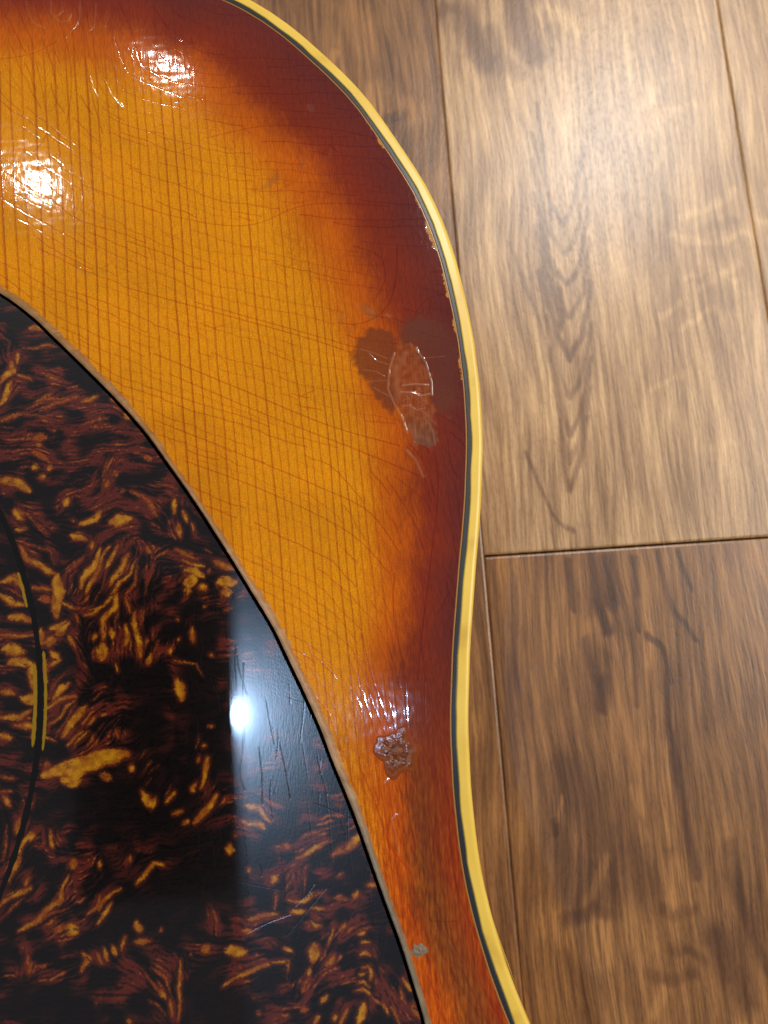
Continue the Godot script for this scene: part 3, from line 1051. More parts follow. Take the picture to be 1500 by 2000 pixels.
func row_guard(y: int) -> void:
	var w := PGN.x
	var out := PackedByteArray()
	out.resize(w * 3)
	var hts := PackedFloat32Array()
	hts.resize(w)
	var z := PG0.y + y * PGS.y / PGN.y
	var sc := w / PGS.x
	var gx := guard_limit(z) + 3.0
	for x in w:
		var X := PG0.x + x / sc
		if X > gx:
			hts[x] = 0.5
			continue
		var a1 := n1.get_noise_2d(X * 0.13, z * 0.13)
		var a2 := n2.get_noise_2d(X * 0.13, z * 0.13)
		var b1 := n2.get_noise_2d(X * 0.55, z * 0.55)
		var b2 := n3.get_noise_2d(X * 0.55, z * 0.55)
		var px := X + 0.4 * a1 + 0.10 * b1
		var pz := z + 0.4 * a2 + 0.10 * b2
		var ix := clampi(int((px - PG0.x) * sc), 0, w - 1)
		var iy := clampi(int((pz - PG0.y) * sc), 0, PGN.y - 1)
		var at := iy * w + ix
		var at0 := y * w + x
		var n := n3.get_noise_2d(X * 1.3, z * 1.3)
		var sa := sd_amber[at] + 0.10 * n
		var so := sd_orange[at] + 0.14 * n
		var kb := soft_black[at0]
		var rr := soft_red[at0]
		# background: near black with smoky red-brown clouds, drawn out along the streaks
		var dir := streak_dir(X, z)
		var cl := nf.get_noise_2d(px * 0.05, pz * 0.05)
		var lic := 0.0
		var wide := 0.0
		for q in 7:
			var e := (q - 3) * 0.55
			var qx := px + dir.x * e
			var qz := pz + dir.y * e
			lic += n1.get_noise_2d(qx * 0.85, qz * 0.85)
			wide += n2.get_noise_2d(qx * 0.17 + 31.0, qz * 0.17)
		lic *= 0.26
		wide *= 0.19
		var smoke := wide + 0.5 * lic
		var near := sstep(-4.0, -0.3, maxf(sa, so))
		var dens := clampf(0.36 + 0.8 * cl + 0.35 * near + 0.5 * rr - 1.1 * kb, 0.0, 1.0)
		var red_amt := clampf((0.30 + 1.1 * wide + 0.25 * lic + 0.6 * rr) * (0.4 + 0.8 * dens), 0.0, 1.0) * (1.0 - 0.85 * kb)
		var r: Vector3 = Vector3(16, 10, 11).lerp(Vector3(88, 32, 24), red_amt)
		# fine veins between the streaks
		var v := sstep(0.02, 0.55, lic) * dens * dens
		r = r.lerp(Vector3(98, 34, 18), v * 0.55)
		v = sstep(0.36, 0.62, lic) * sstep(0.5, 0.85, dens) * sstep(-0.1, 0.25, wide)
		r = r.lerp(Vector3(156, 92, 18), v * 0.8)
		# dark lines between
		r *= 1.0 - 0.55 * sstep(0.05, 0.5, -lic) * (1.0 - 0.3 * rr)
		# orange streaks with soft edges
		var k := sstep(-0.6, 0.4, so)
		r = r.lerp(Vector3(104, 40, 16), k * 0.7 * (1.0 - 0.5 * kb))
		k = sstep(-0.05, 0.6, so)
		r = r.lerp(Vector3(158, 82, 20), k * (0.65 + 0.35 * n))
		# amber windows, red rimmed
		k = sstep(-1.0, 0.0, sa)
		r = r.lerp(Vector3(92, 33, 15), k * 0.75)
		k = sstep(-0.18, 0.22, sa)
		var tone := clampf(sstep(0.0, 0.75, sa) * 0.75 + 0.45 * n2.get_noise_2d(X * 0.35, z * 0.35) - 0.5 * sstep(0.2, 0.7, smoke), 0.0, 1.0)
		r = r.lerp(Vector3(134, 70, 15).lerp(Vector3(160, 104, 16), sqrt(tone)).lerp(Vector3(186, 128, 20), tone * tone * 0.8) + Vector3(8, 7, 2) * n, k)
		# inclusions that cross the windows
		k = sstep(0.52, 0.72, -lic) * (1.0 - sstep(0.6, 1.4, sa))
		r = r.lerp(Vector3(34, 16, 12), k * 0.7)
		r *= 1.0
		out[x * 3] = clampi(int(r.x), 0, 255)
		out[x * 3 + 1] = clampi(int(r.y), 0, 255)
		out[x * 3 + 2] = clampi(int(r.z), 0, 255)
		# polish scratches along the strumming direction
		var s := n1.get_noise_2d(X * 5.0 + z * 0.6, z * 0.22)
		var s2 := n2.get_noise_2d(X * 3.0 - z * 2.2, X * 0.4 + z * 0.5)
		hts[x] = 0.5 + 0.003 * s + 0.0015 * s2 - 0.025 * guard_marks[at0]
	rows_a[y] = out
	rows_b[y] = hts




# ------------------------------------------------------------------ the guitar

func build_guitar() -> void:
	guitar = thing("guitar", "worn amber and red sunburst guitar lying face up on the oak floor", "guitar", Vector3.ZERO)
	soundboard()
	body_and_binding()
	pickguard()
	rosette()
	wear()


func soundboard() -> void:
	var ge := guard_outline()
	guard_x.resize(240)
	guard_x.fill(-400.0)
	for i in 240:
		for k in ge.size() - 1:
			if ge[k].y <= i - 120.0 and ge[k + 1].y > i - 120.0:
				guard_x[i] = lerpf(ge[k].x, ge[k + 1].x, (i - 120.0 - ge[k].y) / (ge[k + 1].y - ge[k].y))
	make_cracks()
	ridges.resize(SBN.x * SBN.y)
	ridges.fill(0.0)
	scuff.resize(SBN.x * SBN.y)
	scuff.fill(0.0)
	ridge([Vector2(-93.6, -191.8), Vector2(-93.2, -187.5), Vector2(-91.3, -184.0), Vector2(-87.8, -182.2)], 0.40, 0.35)
	ridge([Vector2(-77.9, -190.7), Vector2(-77.9, -185.5), Vector2(-78.6, -183.0), Vector2(-81.6, -178.7)], 0.46, 0.40)
	ridge([Vector2(-73.3, -189.5), Vector2(-73.3, -185.2), Vector2(-73.9, -181.8), Vector2(-75.3, -180.3)], 0.40, 0.35)
	ridge([Vector2(-70.1, -186.7), Vector2(-70.0, -183.3), Vector2(-70.8, -180.8)], 0.33, 0.30)
	ridge([Vector2(-86.4, -191.3), Vector2(-86.1, -187.0), Vector2(-83.8, -183.9), Vector2(-81.3, -184.1), Vector2(-80.4, -186.6)], 0.66, 0.35)
	ridge([Vector2(-83.1, -191.0), Vector2(-82.8, -187.6), Vector2(-84.3, -186.3)], 0.53, 0.30)
	ridge([Vector2(-74.9, -165.2), Vector2(-73.9, -161.0), Vector2(-72.7, -158.5)], 0.33, 0.35)
	ridge([Vector2(-70.8, -164.1), Vector2(-69.1, -159.8), Vector2(-65.5, -155.0)], 0.33, 0.35)
	ridge([Vector2(6.3, -76.2), Vector2(4.7, -72.0), Vector2(3.9, -66.4), Vector2(5.4, -62.0), Vector2(7.1, -58.4), Vector2(8.2, -54.1)], 0.53, 0.80)
	ridge([Vector2(12.2, -77.2), Vector2(14.4, -73.5), Vector2(15.6, -67.7), Vector2(15.4, -64.2)], 0.53, 0.90)
	ridge([Vector2(7.8, -67.2), Vector2(11.2, -67.4), Vector2(14.6, -67.0)], 0.53, 0.90)
	ridge([Vector2(7.2, -65.4), Vector2(10.3, -65.1), Vector2(12.3, -64.1), Vector2(15.0, -64.5)], 0.53, 0.90)
	ridge([Vector2(7.4, -61.5), Vector2(9.4, -61.6), Vector2(10.9, -60.2), Vector2(13.4, -60.6)], 0.40, 0.60)
	ridge([Vector2(9.1, -76.0), Vector2(6.7, -71.9), Vector2(6.1, -63.4)], 1.58, 0.35)
	ridge([Vector2(-2.7, -78.0), Vector2(0.9, -76.6), Vector2(4.2, -74.9)], 0.33, 0.55)
	ridge([Vector2(-0.5, -76.7), Vector2(1.4, -74.4), Vector2(4.4, -73.2)], 0.33, 0.55)
	ridge([Vector2(-2.4, -72.2), Vector2(1.2, -71.5), Vector2(3.2, -70.0)], 0.33, 0.50)
	ridge([Vector2(0.0, -67.1), Vector2(2.2, -65.6), Vector2(5.2, -63.7)], 0.33, 0.50)
	ridge([Vector2(-1.0, -68.8), Vector2(3.8, -68.9)], 0.33, 0.40)
	ridge([Vector2(13.8, -57.2), Vector2(14.9, -54.4), Vector2(15.3, -50.2)], 0.40, 0.50)
	ridge([Vector2(10.1, -60.3), Vector2(10.4, -53.3), Vector2(9.4, -50.6)], 0.33, 0.40)
	ridge([Vector2(10.6, -74.5), Vector2(14.4, -74.5), Vector2(19.9, -74.8)], 0.26, 0.35)
	ridge([Vector2(7.8, -49.3), Vector2(9.7, -47.1), Vector2(10.8, -44.3), Vector2(11.5, -42.2)], 0.79, 0.60)
	ridge([Vector2(0.3, -89.0), Vector2(1.3, -87.9)], 1.06, 0.30)
	ridge([Vector2(5.0, -87.3), Vector2(5.7, -86.7)], 1.06, 0.50)
	ridge([Vector2(-1.0, 40.5), Vector2(-2.3, 41.6), Vector2(-1.7, 45.1), Vector2(-1.3, 49.2)], 0.53, 0.50)
	ridge([Vector2(-1.0, 31.0), Vector2(-3.6, 33.2)], 0.33, 0.50)
	mark([Vector2(-1.0, -89.8), Vector2(1.3, -87.3)], 2.38, 0.80)
	mark([Vector2(-7.3, -88.8), Vector2(-7.4, -85.8)], 0.79, 0.80)
	mark([Vector2(-12.6, -151.7), Vector2(-12.1, -150.5)], 1.85, 0.90)
	mark([Vector2(-25.1, -127.9), Vector2(-22.9, -130.1)], 1.85, 0.70)
	mark([Vector2(-15.2, -135.1), Vector2(-15.6, -132.7)], 0.79, 0.80)
	mark([Vector2(-27.3, -126.8), Vector2(-24.4, -127.9)], 0.92, 0.50)
	mark([Vector2(-7.4, -137.7), Vector2(-7.8, -135.8)], 0.66, 0.70)
	mark([Vector2(-79.2, -107.8), Vector2(-77.8, -107.1)], 0.92, 0.80)
	mark([Vector2(-78.5, -106.4), Vector2(-75.7, -104.7), Vector2(-70.1, -105.0)], 1.19, 0.25)
	mark([Vector2(7.3, 68.5), Vector2(9.4, 53.9)], 0.01, 0.00)
	mark([Vector2(0.9, -6.6), Vector2(1.4, -4.0)], 0.79, 0.60)
	mark([Vector2(19.3, -58.0), Vector2(19.9, -57.5)], 0.79, 0.70)
	mark([Vector2(-15.3, -9.6), Vector2(-15.6, -7.7)], 0.92, 0.50)
	for i in 26:
		var c := chip[rng.randi_range(0, chip.size() - 1)].lerp(Vector2(10.7, -65.2), rng.randf_range(0.0, 0.9))
		var turn := rng.randf_range(0.0, PI)
		var q := c + Vector2.from_angle(turn) * rng.randf_range(0.8, 2.6)
		ridge([c, (c + q) * 0.5 + Vector2(rng.randf_range(-0.4, 0.4), rng.randf_range(-0.4, 0.4)), q], rng.randf_range(0.2, 0.5), rng.randf_range(0.15, 0.5))
	var t := bake(SBN, row_wood, true)
	var m := mat(Color.WHITE, 0.068)
	m.albedo_texture = t[0]
	m.heightmap_enabled = true
	m.heightmap_texture = t[1]
	m.heightmap_scale = 0.1
	m.texture_repeat = false
	m.metallic_specular = 0.52
	var st := begin()
	var cols := 150
	var grid := []
	for i in half.size():
		var a := rim[i] + rim_in[i] * 4.54
		var b := mirrored(a)
		var line := PackedVector3Array()
		for c in cols + 1:
			var u := float(c) / cols
			u = 0.5 - 0.5 * cos(PI * u) * (1.0 - 0.25 * sin(PI * u) * sin(PI * u))
			var p := a.lerp(b, u)
			line.append(Vector3(p.x, TOP + relief(p.x, p.y), p.y))
		grid.append(line)
	for i in grid.size():
		for c in cols + 1:
			var v: Vector3 = grid[i][c]
			var gx := (relief(v.x + 2.0, v.z) - relief(v.x - 2.0, v.z)) / 4.0
			var gz := (relief(v.x, v.z + 2.0) - relief(v.x, v.z - 2.0)) / 4.0
			st.set_normal(Vector3(-gx, 1.0, -gz).normalized())
			st.set_uv(Vector2((v.x - SB0.x) / SBS.x, (v.z - SB0.y) / SBS.y))
			st.add_vertex(v * MM)
	for i in grid.size() - 1:
		for c in cols:
			var q := i * (cols + 1) + c
			for k in [q, q + cols + 1, q + cols + 2, q, q + cols + 2, q + 1]:
				st.add_index(k)
	top_board = put(st, "soundboard", m, guitar, false)


func body_and_binding() -> void:
	# cream outer binding: rounded outer corner
	var st := begin()
	var ho := TOP + 0.25
	band(st, [Vector3(0.0, TOP - 7.0, 0), Vector3(0.0, ho - 0.9, 1), Vector3(0.1, ho - 0.5, 1), Vector3(0.3, ho - 0.2, 1), Vector3(0.65, ho - 0.04, 1), Vector3(1.1, ho, 1), Vector3(2.7, ho, 1), Vector3(3.05 - 0.12, ho - 0.05, 1), Vector3(3.05, ho - 0.25, 1), Vector3(3.05, TOP - 3.0, 1)])
	var cream := mat(Color.WHITE, 0.32)
	cream.albedo_texture = binding_texture()
	cream.uv1_triplanar = true
	cream.uv1_world_triplanar = true
	cream.uv1_scale = Vector3(9, 9, 9)
	put(st, "binding", cream, guitar)
	st = begin()
	band(st, [Vector3(3.05, TOP - 3.0, 1), Vector3(3.05, TOP + 0.05, 1), Vector3(3.05 + 0.2, TOP + 0.14, 1), Vector3(4.05, TOP + 0.14, 1), Vector3(4.2, TOP + 0.04, 1), Vector3(4.2, TOP - 3.0, 1)])
	var slate := mat(Color(0.15, 0.152, 0.155), 0.36)
	put(st, "purfling_line", slate, guitar)
	st = begin()
	band(st, [Vector3(4.2, TOP - 3.0, 1), Vector3(4.2, TOP + 0.02, 1), Vector3(4.28, TOP + 0.07, 1), Vector3(4.5, TOP + 0.07, 1), Vector3(4.58, TOP + 0.0, 1), Vector3(4.58, TOP - 3.0, 1)])
	put(st, "purfling_line", mat(Color(0.66, 0.46, 0.20), 0.3), guitar)
	st = begin()
	band(st, [Vector3(0.35, 7.0, 0), Vector3(0.35, TOP - 7.0, 0)])
	var side := mat(Color(0.30, 0.10, 0.05), 0.2)
	put(st, "side_panel", side, guitar)
	st = begin()
	band(st, [Vector3(3.0, 0.3, 0), Vector3(0.6, 0.4, 0), Vector3(0.0, 1.0, 0), Vector3(0.0, 7.0, 0), Vector3(3.0, 7.0, 0)])
	put(st, "back_binding", cream, guitar)
	st = begin()
	for i in half.size() - 1:
		var a := rim[i] + rim_in[i] * 3.0
		var b := rim[i + 1] + rim_in[i + 1] * 3.0
		var c := mirrored(b)
		var d := mirrored(a)
		quad(st, Vector3(a.x, 0.5, a.y), Vector3(b.x, 0.5, b.y), Vector3(c.x, 0.5, c.y), Vector3(d.x, 0.5, d.y))
	put(st, "back_panel", side, guitar)


func binding_texture() -> Texture2D:
	var n := FastNoiseLite.new()
	n.seed = 5
	n.frequency = 0.02
	n.fractal_octaves = 6
	var im := n.get_seamless_image(256, 256)
	var im2 := Image.create(256, 256, false, Image.FORMAT_RGB8)
	for y in 256:
		for x in 256:
			var v := im.get_pixel(x, y).r
			var c := Color(0.89, 0.72, 0.27).lerp(Color(0.945, 0.79, 0.34), v)
			if v < 0.3:
				c = c.lerp(Color(0.78, 0.59, 0.23), (0.3 - v) * 2.0)
			im2.set_pixel(x, y, c)
	return ImageTexture.create_from_image(im2)


func guard_limit(z: float) -> float:
	return guard_x[clampi(int(round(z + 120.0)), 0, guard_x.size() - 1)]


func guard_outline() -> PackedVector2Array:
	var edge := PackedVector2Array([
		Vector2(-150.0, -116.0), Vector2(-128.0, -113.5), Vector2(-112.0, -108.5), Vector2(-98.6, -100.0), Vector2(-90.2, -93.0), Vector2(-84.1, -86.5),
		Vector2(-76.5, -78.2), Vector2(-67.9, -68.5), Vector2(-60.4, -59.1), Vector2(-53.2, -48.2), Vector2(-47.5, -39.2), Vector2(-42.0, -29.8),
		Vector2(-37.6, -22.1), Vector2(-33.2, -14.1), Vector2(-28.9, -6.2), Vector2(-25.7, 1.1), Vector2(-22.0, 9.8), Vector2(-18.4, 18.8),
		Vector2(-15.6, 27.2), Vector2(-12.6, 35.4), Vector2(-10.0, 43.1), Vector2(-7.2, 52.4), Vector2(-4.6, 60.9), Vector2(-2.0, 69.1),
		Vector2(0.2, 77.4), Vector2(2.2, 85.7), Vector2(3.8, 96.0), Vector2(4.4, 108.0), Vector2(2.5, 124.0), Vector2(-4.0, 138.0),
		Vector2(-18.0, 149.0), Vector2(-40.0, 155.0), Vector2(-100.0, 157.0), Vector2(-150.0, 158.0),
	])
	return catmull(edge, 1.0)


func pickguard() -> void:
	sd_amber.resize(PGN.x * PGN.y)
	sd_amber.fill(-9.0)
	sd_orange.resize(PGN.x * PGN.y)
	sd_orange.fill(-9.0)
	soft_red.resize(PGN.x * PGN.y)
	soft_red.fill(0.0)
	soft_black.resize(PGN.x * PGN.y)
	soft_black.fill(0.0)
	tortoise_pattern()
	guard_marks.resize(PGN.x * PGN.y)
	guard_marks.fill(0.0)
	for i in 150:
		# strumming scratches near the edge
		var p := Vector2(rng.randf_range(-50.0, 0.0), rng.randf_range(-20.0, 95.0))
		var turn := rng.randf_range(1.35, 1.75) if rng.randf() < 0.7 else rng.randf_range(0.0, 3.1)
		var q := p + Vector2.from_angle(turn) * rng.randf_range(2.0, 16.0)
		var mid := (p + q) * 0.5 + Vector2(rng.randf_range(-0.5, 0.5), rng.randf_range(-0.5, 0.5))
		guard_marks = soft_stroke(guard_marks, PGN, PG0, PGN.x / PGS.x, [p, mid, q], 0.18, rng.randf_range(0.3, 1.0))
	rows_a.clear()
	rows_a.resize(GFN.y)
	in_threads(row_flow, GFN.y)
	for r in rows_a:
		guard_flow.append_array(r)
	var t := bake(PGN, row_guard, true)
	var m := mat(Color.WHITE, 0.23)
	m.albedo_texture = t[0]
	m.heightmap_enabled = true
	m.heightmap_texture = t[1]
	m.heightmap_scale = 0.1
	m.texture_repeat = false
	m.metallic_specular = 0.58
	m.clearcoat_enabled = true
	m.clearcoat = 1.0
	m.clearcoat_roughness = 0.08
	var edge := guard_outline()
	var n := edge.size()
	var inn := PackedVector2Array()
	for i in n:
		var a := edge[(i - 1 + n) % n]
		var b := edge[(i + 1) % n]
		var t2 := (b - a).normalized()
		inn.append(Vector2(-t2.y, t2.x))
	var mid := Vector2(-60, 40)
	var top := TOP + 1.5
	var inset := PackedVector2Array()
	for i in n:
		if inn[i].dot(mid - edge[i]) < 0.0:
			inn[i] = -inn[i]
		inset.append(edge[i] + inn[i] * 0.8)
	var st := begin()
	for i in n - 1:
		var p := inset[i]
		var q := inset[i + 1]
		for v in [p, q, Vector2(-150, q.y), p, Vector2(-150, q.y), Vector2(-150, p.y)]:
			st.set_uv(Vector2((v.x - PG0.x) / PGS.x, (v.y - PG0.y) / PGS.y))
			st.set_normal(Vector3.UP)
			st.add_vertex(Vector3(v.x, top, v.y) * MM)
	# eased edge
	var lev := [[0.8, 0.0, Vector2(0, 1)], [0.5, -0.05, Vector2(0.25, 0.97)], [0.22, -0.2, Vector2(0.6, 0.8)], [0.06, -0.5, Vector2(0.9, 0.43)], [0.0, -1.5, Vector2(1, 0)]]
	for i in n:
		var j := (i + 1) % n
		for k in 4:
			for q in [[i, k], [j, k], [j, k + 1], [i, k], [j, k + 1], [i, k + 1]]:
				var e: int = q[0]
				var l: Array = lev[q[1]]
				var c: Vector2 = edge[e] + inn[e] * float(l[0])
				var nn: Vector2 = l[2]
				st.set_uv(Vector2((c.x - PG0.x) / PGS.x, (c.y - PG0.y) / PGS.y))
				st.set_normal(Vector3(-inn[e].x * nn.x, nn.y, -inn[e].y * nn.x))
				st.add_vertex(Vector3(c.x, top + float(l[1]), c.y) * MM)
	guard_plate = put(st, "pickguard", m, guitar, false)


func arc_strip(called: String, off: float, width: float, z0: float, z1: float, lift: float, m: Material) -> void:
	# part of a ring round the sound hole, showing through the thin celluloid
	var c := Vector2(-196.7, 8.1)
	var r := 110.1 + off
	var st := begin()
	var n := 60
	var last := []
	for i in n + 1:
		var z := lerpf(z0, z1, float(i) / n)
		var dz := z - c.y
		var w := width * (1.0 + 0.25 * n1.get_noise_1d(z * 0.3)) * sstep(0.0, 0.06, minf(float(i) / n, 1.0 - float(i) / n) + 0.015)
		var x := c.x + sqrt(r * r - dz * dz)
		var y := TOP + 1.5 + lift
		var now := [Vector3(x - w * 0.5, y - 0.03, z), Vector3(x - w * 0.5, y, z), Vector3(x + w * 0.5, y, z), Vector3(x + w * 0.5, y - 0.03, z)]
		if last.size():
			for k in 3:
				st.set_smooth_group(k)
				quad(st, last[k], last[k + 1], now[k + 1], now[k])
		last = now
	put(st, called, m, guard_plate)


func rosette() -> void:
	var ink := mat(Color(0.03, 0.025, 0.025), 0.21)
	ink.clearcoat_enabled = true
	ink.clearcoat = 1.0
	ink.clearcoat_roughness = 0.08
	var gold := mat(Color(0.58, 0.45, 0.05), 0.21)
	gold.clearcoat_enabled = true
	gold.clearcoat = 1.0
	gold.clearcoat_roughness = 0.08
	arc_strip("rosette_ring", 0.0, 1.5, -44.0, 62.0, 0.05, ink)
	arc_strip("rosette_line", 1.25, 0.7, -4.0, 20.0, 0.04, gold)
	arc_strip("rosette_line", -1.3, 0.9, -1.0, 19.0, 0.04, gold)
	arc_strip("rosette_line", -1.2, 0.7, -24.0, -15.0, 0.04, gold)


func tortoise_pattern() -> void:
	orange(0.39, [Vector2(-98.4, -88.2), Vector2(-96.1, -86.0), Vector2(-96.0, -81.9)])
	amber(1.28, [Vector2(-93.5, -82.5), Vector2(-94.0, -79.9)])
	amber(1.77, [Vector2(-95.7, -80.0), Vector2(-95.3, -77.8), Vector2(-98.1, -74.8)])
	amber(1.48, [Vector2(-95.4, -74.6), Vector2(-96.6, -72.0), Vector2(-98.0, -68.7)])
	amber(0.79, [Vector2(-94.1, -76.8), Vector2(-92.3, -75.9), Vector2(-89.7, -74.9)])
	amber(1.08, [Vector2(-90.3, -89.3), Vector2(-88.8, -89.4), Vector2(-86.6, -88.9)])
	orange(1.11, [Vector2(-92.0, -84.0), Vector2(-88.0, -84.1), Vector2(-82.8, -84.1)])
	amber(0.59, [Vector2(-87.6, -84.0), Vector2(-85.0, -84.1)])
	orange(1.71, [Vector2(-85.7, -75.4), Vector2(-82.4, -73.9)])
	amber(0.69, [Vector2(-85.0, -75.0), Vector2(-83.1, -74.4)])
	orange(0.86, [Vector2(-80.6, -72.0), Vector2(-78.0, -72.2)])
	orange(1.20, [Vector2(-89.3, -68.8), Vector2(-84.2, -70.9)])
	orange(1.11, [Vector2(-87.8, -65.7), Vector2(-83.5, -68.2), Vector2(-77.8, -69.5)])
	orange(1.28, [Vector2(-97.9, -64.1), Vector2(-92.2, -66.0)])
	orange(0.43, [Vector2(-97.9, -62.8), Vector2(-94.6, -62.4)])
	orange(1.01, [Vector2(-91.0, -67.3), Vector2(-84.6, -69.7), Vector2(-80.2, -69.4)])
	amber(1.02, [Vector2(-76.5, -68.5), Vector2(-72.7, -68.9)])
	amber(1.02, [Vector2(-68.9, -68.3), Vector2(-67.6, -67.1)])
	amber(1.46, [Vector2(-65.7, -63.9), Vector2(-64.0, -62.4)])
	orange(2.53, [Vector2(-89.3, -58.8), Vector2(-86.1, -59.2)])
	amber(1.31, [Vector2(-88.5, -57.1), Vector2(-87.1, -56.8)])
	orange(1.65, [Vector2(-89.8, -55.0), Vector2(-85.5, -53.1)])
	amber(1.75, [Vector2(-88.9, -51.1)])
	amber(1.75, [Vector2(-85.0, -50.9)])
	amber(1.60, [Vector2(-86.8, -48.8)])
	orange(0.63, [Vector2(-84.5, -63.5), Vector2(-92.1, -66.3)])
	red(6.97, [Vector2(-75.4, -61.2), Vector2(-69.0, -56.9)])
	amber(1.02, [Vector2(-72.2, -62.7)])
	orange(1.01, [Vector2(-76.5, -61.8), Vector2(-70.0, -63.1)])
	orange(1.90, [Vector2(-59.5, -51.6)])
	orange(0.63, [Vector2(-63.2, -53.2), Vector2(-61.0, -52.8)])
	amber(2.19, [Vector2(-97.6, -47.9), Vector2(-93.4, -47.6), Vector2(-90.2, -45.3)])
	amber(1.75, [Vector2(-93.8, -40.1), Vector2(-91.7, -37.9)])
	amber(1.31, [Vector2(-93.2, -35.3), Vector2(-91.1, -35.4)])
	amber(1.60, [Vector2(-80.7, -40.6), Vector2(-80.1, -41.9)])
	amber(1.60, [Vector2(-71.7, -38.7), Vector2(-73.3, -36.1), Vector2(-77.2, -35.8)])
	amber(2.77, [Vector2(-68.9, -35.5), Vector2(-64.4, -35.8)])
	amber(2.19, [Vector2(-79.1, -32.8), Vector2(-76.2, -31.8)])
	orange(1.39, [Vector2(-63.8, -42.9), Vector2(-59.6, -40.5), Vector2(-57.1, -35.8)])
	amber(1.46, [Vector2(-52.4, -40.3), Vector2(-53.0, -36.9)])
	amber(1.17, [Vector2(-50.5, -36.7), Vector2(-49.9, -34.0)])
	amber(0.66, [Vector2(-48.7, -33.4), Vector2(-48.1, -31.8)])
	amber(1.17, [Vector2(-52.1, -33.6), Vector2(-51.8, -30.2)])
	amber(0.87, [Vector2(-70.7, -44.5), Vector2(-69.6, -46.6)])
	orange(1.39, [Vector2(-68.0, -48.1)])
	orange(1.27, [Vector2(-65.9, -43.1)])
	amber(0.58, [Vector2(-53.0, -27.3), Vector2(-47.4, -24.6)])
	red(7.55, [Vector2(-94.6, -58.7), Vector2(-83.9, -52.4)])
	red(8.71, [Vector2(-80.1, -42.4), Vector2(-65.9, -41.5)])
	red(7.55, [Vector2(-60.7, -39.0), Vector2(-70.2, -33.8)])
	black(3.70, [Vector2(-87.0, -44.5), Vector2(-84.9, -42.8)])
	black(3.70, [Vector2(-65.9, -46.3), Vector2(-57.4, -46.3)])
	black(2.11, [Vector2(-82.4, -60.0)])
	black(3.17, [Vector2(-95.2, -92.7), Vector2(-87.4, -89.9)])
	black(2.64, [Vector2(-79.7, -79.5), Vector2(-72.2, -72.8)])
	orange(0.57, [Vector2(-90.6, -37.8), Vector2(-85.3, -33.7)])
	orange(0.57, [Vector2(-57.4, -44.7), Vector2(-52.2, -43.2)])
	orange(0.63, [Vector2(-70.1, -51.5), Vector2(-71.2, -47.2)])
	amber(1.45, [Vector2(-92.3, -30.6), Vector2(-90.7, -27.6), Vector2(-87.3, -25.4), Vector2(-83.7, -23.0)])
	orange(0.53, [Vector2(-90.9, -31.1), Vector2(-84.1, -28.8), Vector2(-83.9, -25.6)])
	amber(1.34, [Vector2(-74.1, -30.9), Vector2(-74.3, -29.1)])
	orange(0.68, [Vector2(-76.1, -27.1), Vector2(-79.7, -23.7)])
	amber(1.90, [Vector2(-71.7, -28.4), Vector2(-73.7, -24.9), Vector2(-76.1, -21.5), Vector2(-76.9, -19.1)])
	amber(1.01, [Vector2(-69.3, -29.0), Vector2(-71.7, -25.6), Vector2(-73.3, -21.7), Vector2(-75.7, -17.5)])
	amber(1.01, [Vector2(-67.3, -29.3), Vector2(-68.5, -26.1), Vector2(-70.5, -23.5)])
	orange(0.34, [Vector2(-70.5, -23.5), Vector2(-71.8, -18.4), Vector2(-74.9, -13.5)])
	amber(1.23, [Vector2(-64.9, -27.1), Vector2(-65.8, -24.4), Vector2(-68.6, -20.6), Vector2(-69.4, -19.0)])
	amber(0.84, [Vector2(-62.6, -25.7), Vector2(-64.2, -22.3), Vector2(-67.4, -19.7), Vector2(-68.6, -16.6), Vector2(-71.4, -14.4), Vector2(-74.5, -13.5)])
	orange(0.87, [Vector2(-62.2, -24.5), Vector2(-63.0, -20.6), Vector2(-65.4, -16.4), Vector2(-64.3, -15.1)])
	amber(0.89, [Vector2(-71.4, -14.4), Vector2(-73.4, -12.6), Vector2(-75.7, -12.0)])
	amber(1.56, [Vector2(-67.8, -16.6), Vector2(-68.6, -13.5), Vector2(-71.4, -10.5), Vector2(-71.2, -5.8)])
	amber(0.67, [Vector2(-65.5, -15.6), Vector2(-64.7, -12.4)])
	orange(0.68, [Vector2(-67.8, -12.6), Vector2(-68.1, -9.1)])
	amber(1.56, [Vector2(-69.1, -8.0), Vector2(-68.9, -6.5)])
	amber(1.01, [Vector2(-73.4, -7.5), Vector2(-73.4, -6.0)])
	amber(1.23, [Vector2(-65.5, -9.0), Vector2(-65.6, -3.9)])
	amber(1.45, [Vector2(-63.5, -11.9), Vector2(-62.8, -6.8), Vector2(-62.1, -1.0)])
	orange(0.58, [Vector2(-61.5, -13.0), Vector2(-61.4, -8.3)])
	amber(2.46, [Vector2(-71.4, -4.3), Vector2(-71.8, -1.3)])
	orange(0.58, [Vector2(-76.1, -0.8), Vector2(-75.5, 0.8)])
	amber(0.56, [Vector2(-67.9, 0.1), Vector2(-67.9, 2.4)])
	amber(1.23, [Vector2(-59.1, -1.2), Vector2(-60.0, 1.1)])
	orange(0.68, [Vector2(-57.7, -4.6), Vector2(-58.4, -1.5)])
	orange(0.44, [Vector2(-60.2, -22.0), Vector2(-60.7, -16.1)])
	orange(0.34, [Vector2(-58.6, -23.9), Vector2(-59.9, -18.8)])
	amber(0.78, [Vector2(-60.1, -28.4), Vector2(-59.4, -26.7)])
	orange(0.97, [Vector2(-57.8, -25.4), Vector2(-55.0, -27.2)])
	amber(0.50, [Vector2(-52.6, -27.1), Vector2(-51.0, -25.8), Vector2(-48.6, -26.0)])
	amber(0.89, [Vector2(-51.4, -24.8), Vector2(-49.5, -23.5), Vector2(-45.9, -22.6)])
